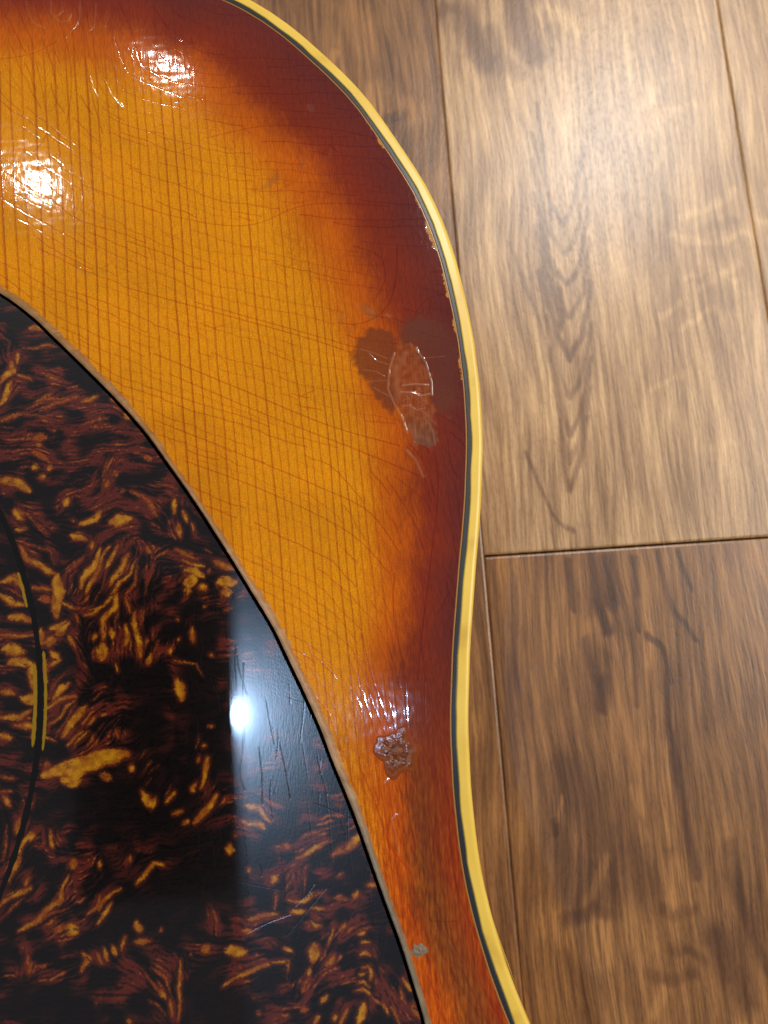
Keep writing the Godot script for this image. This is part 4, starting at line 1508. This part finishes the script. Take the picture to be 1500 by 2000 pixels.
	amber(1.90, [Vector2(-50.7, -21.6), Vector2(-48.3, -21.6), Vector2(-46.0, -20.2)])
	orange(0.24, [Vector2(-51.5, -19.4), Vector2(-50.7, -21.0)])
	amber(3.46, [Vector2(-49.0, -18.9)])
	amber(2.24, [Vector2(-49.6, -17.3), Vector2(-50.0, -16.2)])
	amber(1.90, [Vector2(-46.1, -17.1)])
	amber(1.45, [Vector2(-42.7, -23.2), Vector2(-40.4, -22.1), Vector2(-38.0, -21.7)])
	amber(2.24, [Vector2(-42.1, -17.8), Vector2(-40.1, -18.3), Vector2(-38.1, -18.1)])
	amber(2.46, [Vector2(-40.5, -16.7), Vector2(-40.2, -15.1)])
	orange(0.34, [Vector2(-41.4, -25.5), Vector2(-37.9, -23.3)])
	orange(0.68, [Vector2(-45.0, -26.6), Vector2(-43.6, -25.7)])
	orange(1.17, [Vector2(-44.4, -21.3)])
	orange(0.78, [Vector2(-41.1, -11.2), Vector2(-38.7, -11.9)])
	orange(1.26, [Vector2(-45.8, -12.3)])
	orange(1.36, [Vector2(-52.9, -9.7)])
	amber(1.01, [Vector2(-49.0, -7.5), Vector2(-49.1, -4.0)])
	amber(0.78, [Vector2(-52.2, -4.6)])
	amber(1.12, [Vector2(-54.7, -3.0), Vector2(-55.0, -1.7)])
	orange(0.97, [Vector2(-54.3, -0.1), Vector2(-48.1, 2.2), Vector2(-47.0, 5.0)])
	amber(2.12, [Vector2(-52.8, 5.3), Vector2(-52.1, 6.9), Vector2(-52.5, 9.5)])
	amber(0.78, [Vector2(-44.5, -0.6)])
	amber(1.01, [Vector2(-92.0, -24.5), Vector2(-91.2, -22.5)])
	amber(1.45, [Vector2(-97.1, -22.1), Vector2(-94.0, -22.7), Vector2(-90.4, -19.6)])
	amber(1.68, [Vector2(-97.1, -18.5), Vector2(-93.9, -16.3), Vector2(-91.5, -16.2)])
	orange(0.78, [Vector2(-95.1, -20.3), Vector2(-91.9, -18.2)])
	amber(1.45, [Vector2(-95.0, -13.1), Vector2(-91.5, -12.6), Vector2(-89.1, -11.9)])
	amber(0.89, [Vector2(-96.9, -8.7), Vector2(-93.0, -8.1), Vector2(-88.3, -8.1)])
	amber(2.79, [Vector2(-96.1, -5.2), Vector2(-91.7, -3.9)])
	amber(1.90, [Vector2(-94.4, -2.0), Vector2(-89.0, -1.2)])
	amber(2.79, [Vector2(-88.8, -0.8), Vector2(-87.9, 5.3)])
	amber(2.24, [Vector2(-91.2, 7.0), Vector2(-87.5, 7.6)])
	amber(1.34, [Vector2(-96.6, 5.1), Vector2(-93.1, 6.1)])
	amber(1.34, [Vector2(-96.5, 11.1), Vector2(-91.9, 11.4), Vector2(-89.2, 10.1)])
	amber(1.34, [Vector2(-93.0, 13.2), Vector2(-88.8, 14.3), Vector2(-87.2, 15.5)])
	amber(1.34, [Vector2(-96.4, 15.6), Vector2(-94.1, 16.5)])
	amber(1.45, [Vector2(-86.6, -9.2), Vector2(-86.4, -6.1)])
	amber(2.24, [Vector2(-84.0, -9.4), Vector2(-80.4, -10.5)])
	amber(1.90, [Vector2(-83.2, -7.8), Vector2(-81.2, -9.2)])
	amber(2.01, [Vector2(-85.5, -6.0), Vector2(-83.5, -6.3)])
	amber(2.24, [Vector2(-83.9, -3.6), Vector2(-82.7, -2.0)])
	amber(1.01, [Vector2(-84.7, -0.2), Vector2(-82.3, -1.2)])
	amber(1.45, [Vector2(-85.9, -1.4), Vector2(-85.4, 3.9)])
	amber(1.01, [Vector2(-89.2, -20.3), Vector2(-84.4, -19.2)])
	amber(2.79, [Vector2(-82.9, -22.3), Vector2(-82.4, -18.3), Vector2(-82.8, -12.8)])
	amber(1.56, [Vector2(-81.7, -19.5), Vector2(-81.3, -17.1)])
	orange(1.94, [Vector2(-87.6, -16.7), Vector2(-84.0, -16.8)])
	amber(0.78, [Vector2(-81.2, -15.5), Vector2(-78.5, -13.7)])
	amber(0.67, [Vector2(-78.1, -12.1), Vector2(-77.7, -10.5)])
	amber(0.89, [Vector2(-80.0, -7.2), Vector2(-78.1, -4.4)])
	orange(0.49, [Vector2(-85.0, 6.6), Vector2(-82.7, 3.0), Vector2(-80.4, 1.6)])
	amber(1.90, [Vector2(-83.5, 7.5), Vector2(-81.9, 5.3), Vector2(-79.8, 4.3)])
	amber(1.12, [Vector2(-85.8, 10.0), Vector2(-82.3, 8.3), Vector2(-78.0, 7.5)])
	amber(0.61, [Vector2(-84.6, 13.8), Vector2(-81.1, 11.0), Vector2(-78.0, 8.6)])
	orange(0.68, [Vector2(-83.0, 16.9), Vector2(-80.0, 12.2), Vector2(-77.6, 9.4)])
	amber(1.90, [Vector2(-81.1, 16.6), Vector2(-78.8, 13.4), Vector2(-75.5, 10.6)])
	orange(0.53, [Vector2(-77.7, 3.7), Vector2(-76.9, 4.9)])
	orange(0.53, [Vector2(-74.2, 8.5), Vector2(-71.5, 6.8)])
	amber(0.61, [Vector2(-73.8, 13.0), Vector2(-75.0, 14.4)])
	amber(0.61, [Vector2(-80.3, 18.9), Vector2(-76.5, 15.8)])
	amber(0.50, [Vector2(-78.4, 18.6), Vector2(-75.0, 15.9)])
	amber(0.56, [Vector2(-75.0, 18.9), Vector2(-73.8, 16.7)])
	amber(0.50, [Vector2(-73.4, 19.3), Vector2(-72.7, 17.9)])
	amber(0.67, [Vector2(-86.1, 16.7), Vector2(-83.4, 18.0)])
	amber(3.69, [Vector2(-85.6, 25.2), Vector2(-79.1, 24.5), Vector2(-73.4, 23.0), Vector2(-66.2, 21.7)])
	amber(3.91, [Vector2(-81.0, 27.3), Vector2(-76.5, 26.1)])
	orange(2.92, [Vector2(-84.9, 23.8)])
	orange(2.14, [Vector2(-71.9, 26.1), Vector2(-69.6, 27.3)])
	amber(2.79, [Vector2(-71.9, 23.1), Vector2(-67.3, 22.3)])
	amber(1.56, [Vector2(-64.7, 25.1)])
	orange(0.44, [Vector2(-61.6, 26.4), Vector2(-59.7, 24.3)])
	orange(0.39, [Vector2(-60.5, 27.2), Vector2(-58.2, 25.1)])
	orange(0.39, [Vector2(-62.0, 23.0), Vector2(-60.8, 21.3)])
	orange(1.75, [Vector2(-45.0, 16.7)])
	orange(0.68, [Vector2(-47.4, 18.8), Vector2(-48.6, 21.7)])
	amber(0.78, [Vector2(-46.7, 21.5)])
	amber(0.56, [Vector2(-48.1, 24.7), Vector2(-47.7, 23.6)])
	amber(1.23, [Vector2(-46.0, 24.1), Vector2(-46.8, 27.3), Vector2(-47.3, 30.6)])
	amber(0.89, [Vector2(-50.1, 31.1), Vector2(-49.2, 29.7)])
	orange(0.39, [Vector2(-59.8, 28.3), Vector2(-60.9, 29.7)])
	orange(0.78, [Vector2(-67.7, 16.0), Vector2(-67.9, 17.9)])
	red(2.67, [Vector2(-61.8, 10.0), Vector2(-55.7, 11.9), Vector2(-55.0, 18.7)])
	black(2.02, [Vector2(-88.0, -23.8), Vector2(-85.2, -21.7)])
	black(2.43, [Vector2(-86.0, -14.6), Vector2(-84.4, -12.9)])
	black(1.38, [Vector2(-96.2, -11.0), Vector2(-89.1, -10.1)])
	black(1.78, [Vector2(-89.0, -3.9), Vector2(-85.5, -3.3)])
	black(2.02, [Vector2(-94.4, 1.8), Vector2(-91.2, 3.6)])
	black(3.24, [Vector2(-88.0, 19.5), Vector2(-84.1, 20.5)])
	black(4.45, [Vector2(-65.6, 3.0), Vector2(-61.8, 7.0)])
	orange(1.01, [Vector2(-96.3, 25.3), Vector2(-92.8, 26.4)])
	orange(0.89, [Vector2(-96.2, 28.6), Vector2(-93.2, 29.3)])
	amber(1.17, [Vector2(-95.7, 30.0), Vector2(-94.2, 32.0)])
	amber(1.31, [Vector2(-91.3, 35.5), Vector2(-92.1, 38.2)])
	amber(0.73, [Vector2(-88.7, 31.9), Vector2(-88.7, 33.3)])
	amber(1.75, [Vector2(-89.6, 38.9), Vector2(-91.6, 42.4), Vector2(-93.9, 49.2)])
	amber(2.48, [Vector2(-89.1, 39.4)])
	orange(0.76, [Vector2(-94.6, 36.7), Vector2(-95.4, 44.5)])
	amber(1.31, [Vector2(-95.7, 54.5), Vector2(-93.3, 52.4), Vector2(-89.0, 50.9)])
	orange(0.89, [Vector2(-90.4, 53.0), Vector2(-93.8, 56.4)])
	amber(0.73, [Vector2(-89.0, 48.6), Vector2(-90.0, 50.3)])
	amber(1.17, [Vector2(-84.3, 38.7), Vector2(-83.3, 42.1)])
	amber(1.24, [Vector2(-79.8, 49.2), Vector2(-81.7, 54.0), Vector2(-87.0, 58.2), Vector2(-91.3, 60.6)])
	amber(1.89, [Vector2(-78.8, 46.5)])
	amber(1.02, [Vector2(-72.3, 46.4), Vector2(-72.5, 47.8)])
	amber(2.91, [Vector2(-78.8, 61.0)])
	orange(2.15, [Vector2(-82.6, 61.2), Vector2(-80.2, 60.4)])
	orange(0.63, [Vector2(-86.0, 58.3), Vector2(-79.8, 56.0)])
	orange(0.63, [Vector2(-84.6, 60.1), Vector2(-81.7, 59.0)])
	amber(0.80, [Vector2(-72.1, 53.7), Vector2(-73.0, 56.4), Vector2(-75.4, 57.6)])
	amber(0.80, [Vector2(-67.7, 52.7), Vector2(-71.1, 54.7), Vector2(-73.0, 57.3)])
	amber(1.02, [Vector2(-69.6, 55.7), Vector2(-72.6, 59.6)])
	amber(0.95, [Vector2(-57.4, 47.9), Vector2(-59.9, 47.7), Vector2(-61.9, 50.8), Vector2(-63.8, 52.0)])
	orange(1.27, [Vector2(-64.7, 45.6), Vector2(-65.2, 46.9)])
	red(1.97, [Vector2(-63.2, 40.1), Vector2(-63.7, 44.2), Vector2(-65.7, 46.9)])
	red(1.74, [Vector2(-74.0, 38.0), Vector2(-65.6, 39.0)])
	red(1.51, [Vector2(-77.4, 42.4), Vector2(-68.6, 43.0)])
	amber(1.75, [Vector2(-61.6, 31.3), Vector2(-59.7, 34.3)])
	amber(1.02, [Vector2(-59.2, 32.9), Vector2(-59.7, 34.7)])
	amber(1.46, [Vector2(-43.9, 32.9), Vector2(-46.4, 36.1), Vector2(-49.4, 38.7)])
	amber(1.02, [Vector2(-50.9, 38.1), Vector2(-52.1, 39.0)])
	amber(0.66, [Vector2(-52.3, 35.7), Vector2(-54.8, 36.5)])
	amber(0.73, [Vector2(-54.2, 31.3), Vector2(-56.7, 34.0)])
	amber(1.46, [Vector2(-49.7, 30.7), Vector2(-50.2, 31.6)])
	orange(0.57, [Vector2(-56.7, 32.6), Vector2(-54.7, 29.9)])
	amber(0.80, [Vector2(-47.2, 26.6), Vector2(-46.7, 29.4), Vector2(-47.8, 30.8)])
	amber(1.89, [Vector2(-63.4, 60.2), Vector2(-63.0, 62.4)])
	amber(1.02, [Vector2(-64.0, 64.6), Vector2(-61.1, 64.8)])
	orange(1.52, [Vector2(-58.2, 62.3)])
	amber(1.75, [Vector2(-47.7, 66.9)])
	orange(0.89, [Vector2(-51.1, 68.0)])
	amber(1.17, [Vector2(-76.4, 66.4), Vector2(-75.0, 67.9), Vector2(-76.9, 69.9)])
	amber(0.80, [Vector2(-73.5, 66.6), Vector2(-71.6, 68.5)])
	amber(1.02, [Vector2(-71.6, 65.4), Vector2(-70.2, 67.7)])
	amber(1.02, [Vector2(-69.2, 64.7), Vector2(-68.3, 66.5)])
	amber(0.73, [Vector2(-66.8, 63.5), Vector2(-67.3, 65.7)])
	orange(0.89, [Vector2(-60.2, 70.1), Vector2(-57.4, 72.5), Vector2(-56.0, 75.6)])
	amber(0.80, [Vector2(-54.0, 69.2), Vector2(-53.6, 74.0), Vector2(-54.7, 81.8)])
	amber(1.17, [Vector2(-58.4, 75.0), Vector2(-57.5, 76.8)])
	orange(0.63, [Vector2(-61.6, 71.3), Vector2(-57.9, 76.8)])
	orange(0.63, [Vector2(-60.8, 77.1), Vector2(-57.5, 80.3)])
	amber(0.73, [Vector2(-56.5, 76.9), Vector2(-56.1, 80.4)])
	amber(1.17, [Vector2(-66.0, 81.5)])
	orange(1.01, [Vector2(-73.1, 76.9)])
	red(3.48, [Vector2(-89.8, 64.3), Vector2(-89.2, 72.2)])
	red(2.90, [Vector2(-88.3, 73.1), Vector2(-82.1, 70.0)])
	orange(1.01, [Vector2(-89.5, 65.6), Vector2(-89.3, 69.6)])
	orange(0.76, [Vector2(-84.5, 67.7), Vector2(-86.4, 68.7)])
	orange(0.76, [Vector2(-45.6, 59.0), Vector2(-45.2, 62.6)])
	red(4.07, [Vector2(-66.8, 66.6), Vector2(-63.1, 73.9)])
	black(7.92, [Vector2(-76.4, 33.2), Vector2(-66.6, 32.9)])
	black(3.17, [Vector2(-68.7, 60.3), Vector2(-61.9, 54.4)])
	black(2.11, [Vector2(-79.7, 64.9), Vector2(-68.7, 60.3)])
	red(3.48, [Vector2(-47.4, 56.2), Vector2(-44.7, 61.8)])
	amber(1.18, [Vector2(-46.9, 37.1), Vector2(-44.7, 34.2)])
	amber(1.18, [Vector2(-37.2, 35.7), Vector2(-34.3, 36.9), Vector2(-31.2, 39.8)])
	amber(1.39, [Vector2(-38.0, 39.1), Vector2(-33.4, 40.4), Vector2(-32.7, 41.4)])
	orange(0.93, [Vector2(-31.7, 34.7), Vector2(-28.5, 36.6)])
	amber(1.82, [Vector2(-41.4, 44.6), Vector2(-41.8, 45.9)])
	orange(0.93, [Vector2(-39.6, 43.0)])
	amber(1.28, [Vector2(-37.3, 50.3), Vector2(-37.0, 51.0)])
	amber(1.50, [Vector2(-30.6, 52.4), Vector2(-31.4, 53.2)])
	amber(1.18, [Vector2(-27.5, 45.5)])
	amber(1.07, [Vector2(-25.5, 48.3), Vector2(-22.2, 47.2), Vector2(-18.2, 45.4)])
	orange(1.86, [Vector2(-17.3, 48.5), Vector2(-13.2, 46.4), Vector2(-9.5, 44.6)])
	amber(1.92, [Vector2(-13.9, 46.7), Vector2(-9.9, 44.3)])
	orange(0.84, [Vector2(-24.2, 44.0), Vector2(-19.1, 42.3)])
	orange(1.02, [Vector2(-16.4, 39.4), Vector2(-13.5, 39.3)])
	amber(0.43, [Vector2(-16.1, 53.3), Vector2(-14.6, 52.4)])
	orange(0.70, [Vector2(-27.5, 53.2), Vector2(-28.6, 55.5)])
	orange(0.65, [Vector2(-24.2, 52.1), Vector2(-24.0, 55.8)])
	orange(0.93, [Vector2(-30.7, 55.0), Vector2(-31.3, 59.6)])
	red(3.41, [Vector2(-36.7, 52.6), Vector2(-36.5, 58.0), Vector2(-40.5, 60.7)])
	amber(0.96, [Vector2(-37.7, 60.9), Vector2(-34.5, 60.9), Vector2(-30.6, 60.6)])
	amber(0.96, [Vector2(-27.7, 57.9), Vector2(-23.4, 57.8), Vector2(-20.2, 56.4)])
	amber(1.28, [Vector2(-27.4, 60.5), Vector2(-24.6, 60.4)])
	amber(0.75, [Vector2(-22.8, 60.2), Vector2(-19.7, 60.0)])
	amber(1.18, [Vector2(-22.6, 62.5), Vector2(-20.5, 63.4)])
	amber(1.18, [Vector2(-9.1, 55.7), Vector2(-6.2, 54.9)])
	amber(1.60, [Vector2(-11.7, 57.2), Vector2(-12.1, 58.2)])
	orange(1.39, [Vector2(-17.1, 57.9), Vector2(-14.6, 58.0)])
	amber(1.18, [Vector2(-39.2, 63.4), Vector2(-36.7, 63.4)])
	amber(2.35, [Vector2(-42.5, 68.0), Vector2(-38.6, 68.0)])
	amber(1.92, [Vector2(-47.2, 67.1)])
	amber(1.18, [Vector2(-29.2, 67.8), Vector2(-27.8, 68.7)])
	amber(2.78, [Vector2(-22.2, 68.4), Vector2(-23.0, 70.9)])
	amber(0.96, [Vector2(-44.1, 75.5), Vector2(-40.9, 73.6), Vector2(-37.4, 72.2), Vector2(-33.2, 71.5)])
	amber(0.69, [Vector2(-32.5, 70.9), Vector2(-29.0, 71.2), Vector2(-28.7, 72.8)])
	amber(0.96, [Vector2(-23.8, 72.8), Vector2(-24.2, 74.4)])
	orange(1.21, [Vector2(-25.4, 77.2)])
	orange(0.84, [Vector2(-24.3, 75.0), Vector2(-25.8, 77.8)])
	orange(0.46, [Vector2(-20.7, 66.5), Vector2(-19.2, 65.0)])
	amber(0.53, [Vector2(-18.1, 64.1), Vector2(-18.8, 67.9)])
	amber(1.18, [Vector2(-17.9, 70.3), Vector2(-19.6, 72.1)])
	amber(0.96, [Vector2(-16.4, 65.2), Vector2(-14.6, 63.6)])
	amber(0.75, [Vector2(-14.3, 65.6), Vector2(-13.2, 64.4)])
	amber(0.91, [Vector2(-12.3, 66.4), Vector2(-10.5, 66.0)])
	amber(0.64, [Vector2(-11.7, 68.1), Vector2(-9.9, 68.3)])
	amber(0.75, [Vector2(-12.2, 70.9), Vector2(-10.9, 70.2), Vector2(-9.9, 70.9)])
	amber(0.64, [Vector2(-11.6, 73.6), Vector2(-9.9, 73.3), Vector2(-9.4, 75.9)])
	amber(0.59, [Vector2(-12.9, 76.4), Vector2(-11.1, 76.1), Vector2(-9.8, 77.2)])
	amber(0.64, [Vector2(-13.3, 78.2), Vector2(-11.2, 77.6), Vector2(-9.5, 78.8)])
	amber(0.43, [Vector2(-12.4, 74.8), Vector2(-10.7, 74.6)])
	amber(1.92, [Vector2(-11.7, 80.9), Vector2(-12.7, 85.2)])
	amber(0.91, [Vector2(-15.3, 82.2), Vector2(-17.2, 84.6)])
	amber(1.18, [Vector2(-18.5, 83.3)])
	amber(0.96, [Vector2(-21.2, 80.0), Vector2(-20.3, 79.1)])
	amber(0.96, [Vector2(-21.9, 82.8), Vector2(-23.4, 84.6)])
	orange(1.39, [Vector2(-35.7, 81.3)])
	orange(0.93, [Vector2(-36.9, 78.0)])
	orange(0.42, [Vector2(-19.5, 77.2), Vector2(-17.7, 76.4)])
	orange(0.65, [Vector2(-15.6, 75.2)])
	orange(0.56, [Vector2(-16.9, 80.9)])
	amber(0.96, [Vector2(-2.4, 76.1), Vector2(-0.5, 79.4)])
	amber(0.53, [Vector2(-3.2, 78.2), Vector2(-2.7, 80.5)])
	amber(0.80, [Vector2(-0.4, 81.9), Vector2(1.1, 85.5)])
	amber(0.69, [Vector2(-6.9, 81.2), Vector2(-5.7, 83.8)])
	amber(0.53, [Vector2(-4.9, 82.3), Vector2(-3.4, 85.5)])
	orange(0.42, [Vector2(-7.8, 73.5), Vector2(-6.8, 74.8)])
	orange(0.51, [Vector2(-8.6, 75.7), Vector2(-8.1, 77.9)])
	orange(0.42, [Vector2(-8.9, 69.5), Vector2(-8.2, 71.5)])
	orange(0.46, [Vector2(-5.7, 78.4), Vector2(-4.1, 81.0)])
	orange(1.86, [Vector2(-25.3, 81.3)])
	red(2.55, [Vector2(-32.2, 82.1), Vector2(-29.5, 82.3)])
	red(2.55, [Vector2(-15.5, 67.5), Vector2(-12.8, 69.3)])
	red(2.98, [Vector2(-20.2, 51.0), Vector2(-23.8, 51.5)])
	red(2.13, [Vector2(-29.4, 49.1), Vector2(-32.1, 53.6)])
	red(2.55, [Vector2(-36.1, 65.2), Vector2(-32.3, 67.4)])
	red(2.55, [Vector2(-18.5, 58.5), Vector2(-13.6, 59.4)])
	red(2.55, [Vector2(-19.4, 74.7), Vector2(-14.5, 74.3)])
	red(1.02, [Vector2(-8.9, 51.4), Vector2(-7.6, 53.2)])
	black(3.10, [Vector2(-15.2, 50.3), Vector2(-10.5, 55.0)])
	black(1.55, [Vector2(-31.8, 63.9), Vector2(-24.5, 65.3)])
	black(1.16, [Vector2(-33.1, 69.0), Vector2(-28.2, 69.6)])
	black(1.94, [Vector2(-43.2, 54.9), Vector2(-40.3, 54.4)])
	black(2.32, [Vector2(-6.3, 66.5), Vector2(-2.7, 74.8)])
	black(3.10, [Vector2(-45.9, 77.5), Vector2(-41.2, 81.6)])
	red(1.28, [Vector2(-27.6, 56.6), Vector2(-26.2, 56.6)])
	black(17.16, [Vector2(-67.8, 33.5), Vector2(-55.5, 34.9)])
	black(11.88, [Vector2(-66.8, 59.9), Vector2(-42.4, 50.2)])
	black(9.24, [Vector2(-48.4, -2.9), Vector2(-46.6, 24.2)])
	black(7.92, [Vector2(-58.7, 5.1), Vector2(-60.2, 17.3)])
	black(7.92, [Vector2(-88.2, 75.1), Vector2(-76.4, 80.2)])
	black(9.24, [Vector2(-48.0, 77.6), Vector2(-39.9, 82.5)])
	red(13.07, [Vector2(-92.7, -75.3), Vector2(-64.5, -56.6)])
	red(14.52, [Vector2(-81.8, -57.8), Vector2(-55.3, -45.1)])


func wear() -> void:
	# ridge of old dusty lacquer along the pickguard's edge
	var edge := catmull(guard_outline(), 0.4)
	var st := begin()
	var lim := 0
	for i in edge.size():
		if edge[i].y < 110.0 and edge[i].x > -112.0 and edge[i].x < 12.0:
			lim = i
		else:
			if i > 200:
				break
	var prof := [0.02, 0.25, 0.5, 0.75, 1.0]
	var ring := []
	for i in range(1, lim):
		var a := edge[i - 1]
		var b := edge[i + 1]
		var t := (b - a).normalized()
		var o := Vector2(-t.y, t.x)
		if o.dot(Vector2(30, -60) - edge[i]) < 0.0:
			o = -o
		var z := edge[i].y
		var wide := lerpf(2.2, 1.35, sstep(-90.0, -40.0, z)) + 0.7 * sstep(-30.0, 0.0, z) * (1.0 - sstep(30.0, 60.0, z))
		var fuzz := 1.0 - 0.75 * sstep(25.0, 50.0, z)
		var line := []
		for k in 5:
			var s: float = prof[k]
			var ragged := 0.0
			if k > 2:
				ragged = (n1.get_noise_2d(edge[i].y * 0.10, k * 0.2) * 0.10 + n3.get_noise_2d(edge[i].y * 0.8, k * 0.2) * 0.10 + n2.get_noise_2d(edge[i].y * 2.2, k * 0.3) * 0.12) * wide * fuzz
			var c := edge[i] + o * (wide * s + ragged)
			var lift: float = [0.9, 1.0, 0.8, 0.4, -0.06][k] + 0.07 * n2.get_noise_2d(edge[i].y * 0.5, k * 2.0)
			line.append(Vector3(c.x, TOP + relief(c.x, c.y) + lift, c.y))
		ring.append(line)
	for i in ring.size() - 1:
		for k in 4:
			for q in [[i, k], [i, k + 1], [i + 1, k + 1], [i, k], [i + 1, k + 1], [i + 1, k]]:
				var v: Vector3 = ring[q[0]][q[1]]
				var a := sstep(-60.0, -20.0, v.z)
				var b := sstep(20.0, 55.0, v.z)
				var c := Color(0.36, 0.19, 0.065).lerp(Color(0.44, 0.26, 0.13), a).lerp(Color(0.25, 0.205, 0.145), b)
				c = c.lerp(Color(0.50, 0.22, 0.03), [0.0, 0.0, 0.12, 0.45, 0.9][q[1]] * (1.0 - 0.6 * b))
				st.set_color(c)
				st.add_vertex(v * MM)
	var bei := mat(Color.WHITE, 0.5)
	bei.vertex_color_use_as_albedo = true
	bei.albedo_texture = rim_texture()
	bei.uv1_triplanar = true
	bei.uv1_world_triplanar = true
	bei.uv1_scale = Vector3(22, 22, 22)
	put(st, "pickguard_edge", bei, guard_plate)
	blister(Vector2(-0.0, 26.0), Vector2(10.5, 12.5), 0.2, 3, "lacquer_blister", true)
	blister(Vector2(2.0, 71.2), Vector2(4.0, 3.2), 0.4, 17, "glue_blob", false)


func rim_texture() -> Texture2D:
	var n := FastNoiseLite.new()
	n.seed = 9
	n.frequency = 0.03
	n.fractal_octaves = 4
	var im := n.get_seamless_image(256, 256)
	var im2 := Image.create(256, 256, false, Image.FORMAT_RGB8)
	for y in 256:
		for x in 256:
			var v := im.get_pixel(x, y).r
			im2.set_pixel(x, y, Color(0.72, 0.66, 0.6).lerp(Color(1, 0.98, 0.94), v))
	return ImageTexture.create_from_image(im2)


func blister(at: Vector2, size: Vector2, tall: float, seed_n: int, called: String, brown: bool) -> void:
	# bubbled lacquer: a lumpy low mound
	var n := FastNoiseLite.new()
	n.seed = seed_n
	n.noise_type = FastNoiseLite.TYPE_CELLULAR
	n.cellular_return_type = FastNoiseLite.RETURN_DISTANCE
	n.frequency = 1.0
	var st := begin()
	var rings := 26
	var segs := 72
	var pts := []
	for i in rings + 1:
		var line := []
		for j in segs:
			var a := TAU * j / segs
			var s := float(i) / rings
			var wob := 1.0 + 0.22 * n1.get_noise_2d(cos(a) * 0.9 + seed_n, sin(a) * 0.9) + 0.05 * n2.get_noise_2d(cos(a) * 3.0, sin(a) * 3.0)
			var c := at + Vector2(cos(a) * size.x, sin(a) * size.y) * s * wob * 0.5
			var cell := 1.0 + n.get_noise_2d(c.x * 0.85 + n2.get_noise_2d(c.x * 0.5, c.y * 0.5), c.y * 0.7 + n1.get_noise_2d(c.x * 0.5, c.y * 0.5))
			var lump := clampf(1.0 - cell * 0.9, 0.0, 1.0)
			var fade := 1.0 - sstep(0.35, 1.0, s)
			var h := (0.035 + tall * lump * (0.6 + 0.5 * n3.get_noise_2d(c.x * 0.9, c.y * 0.9))) * fade + 0.045 - 0.12 * sstep(0.86, 1.0, s)
			line.append([Vector3(c.x, TOP + relief(c.x, c.y) + h, c.y), lump, s])
		pts.append(line)
	for i in rings:
		for j in segs:
			var k := (j + 1) % segs
			for q in [pts[i][j], pts[i + 1][j], pts[i + 1][k], pts[i][j], pts[i + 1][k], pts[i][k]]:
				var v: Vector3 = q[0]
				var m: float = q[1]
				var c: Color
				if brown:
					c = Color(0.17, 0.042, 0.011).lerp(Color(0.07, 0.022, 0.013), clampf(0.9 - 1.6 * m + n1.get_noise_2d(v.x * 0.7, v.z * 0.7), 0.0, 0.9))
					c = c.lerp(Color(0.36, 0.2, 0.13), clampf((n2.get_noise_2d(v.x * 0.6 + 3.0, v.z * 0.5) - 0.2) * 2.0, 0.0, 0.35))
					c = Color(0.24, 0.05, 0.008).lerp(c, 1.0 - sstep(0.4, 0.92, float(q[2])))
				else:
					c = Color(0.15, 0.10, 0.06).lerp(Color(0.25, 0.19, 0.13), m)
				st.set_color(c)
				st.add_vertex(v * MM)
	var m2 := mat(Color.WHITE, 0.16 if brown else 0.5)
	m2.vertex_color_use_as_albedo = true
	m2.metallic_specular = 0.3
	st.index()
	put(st, called, m2, top_board)
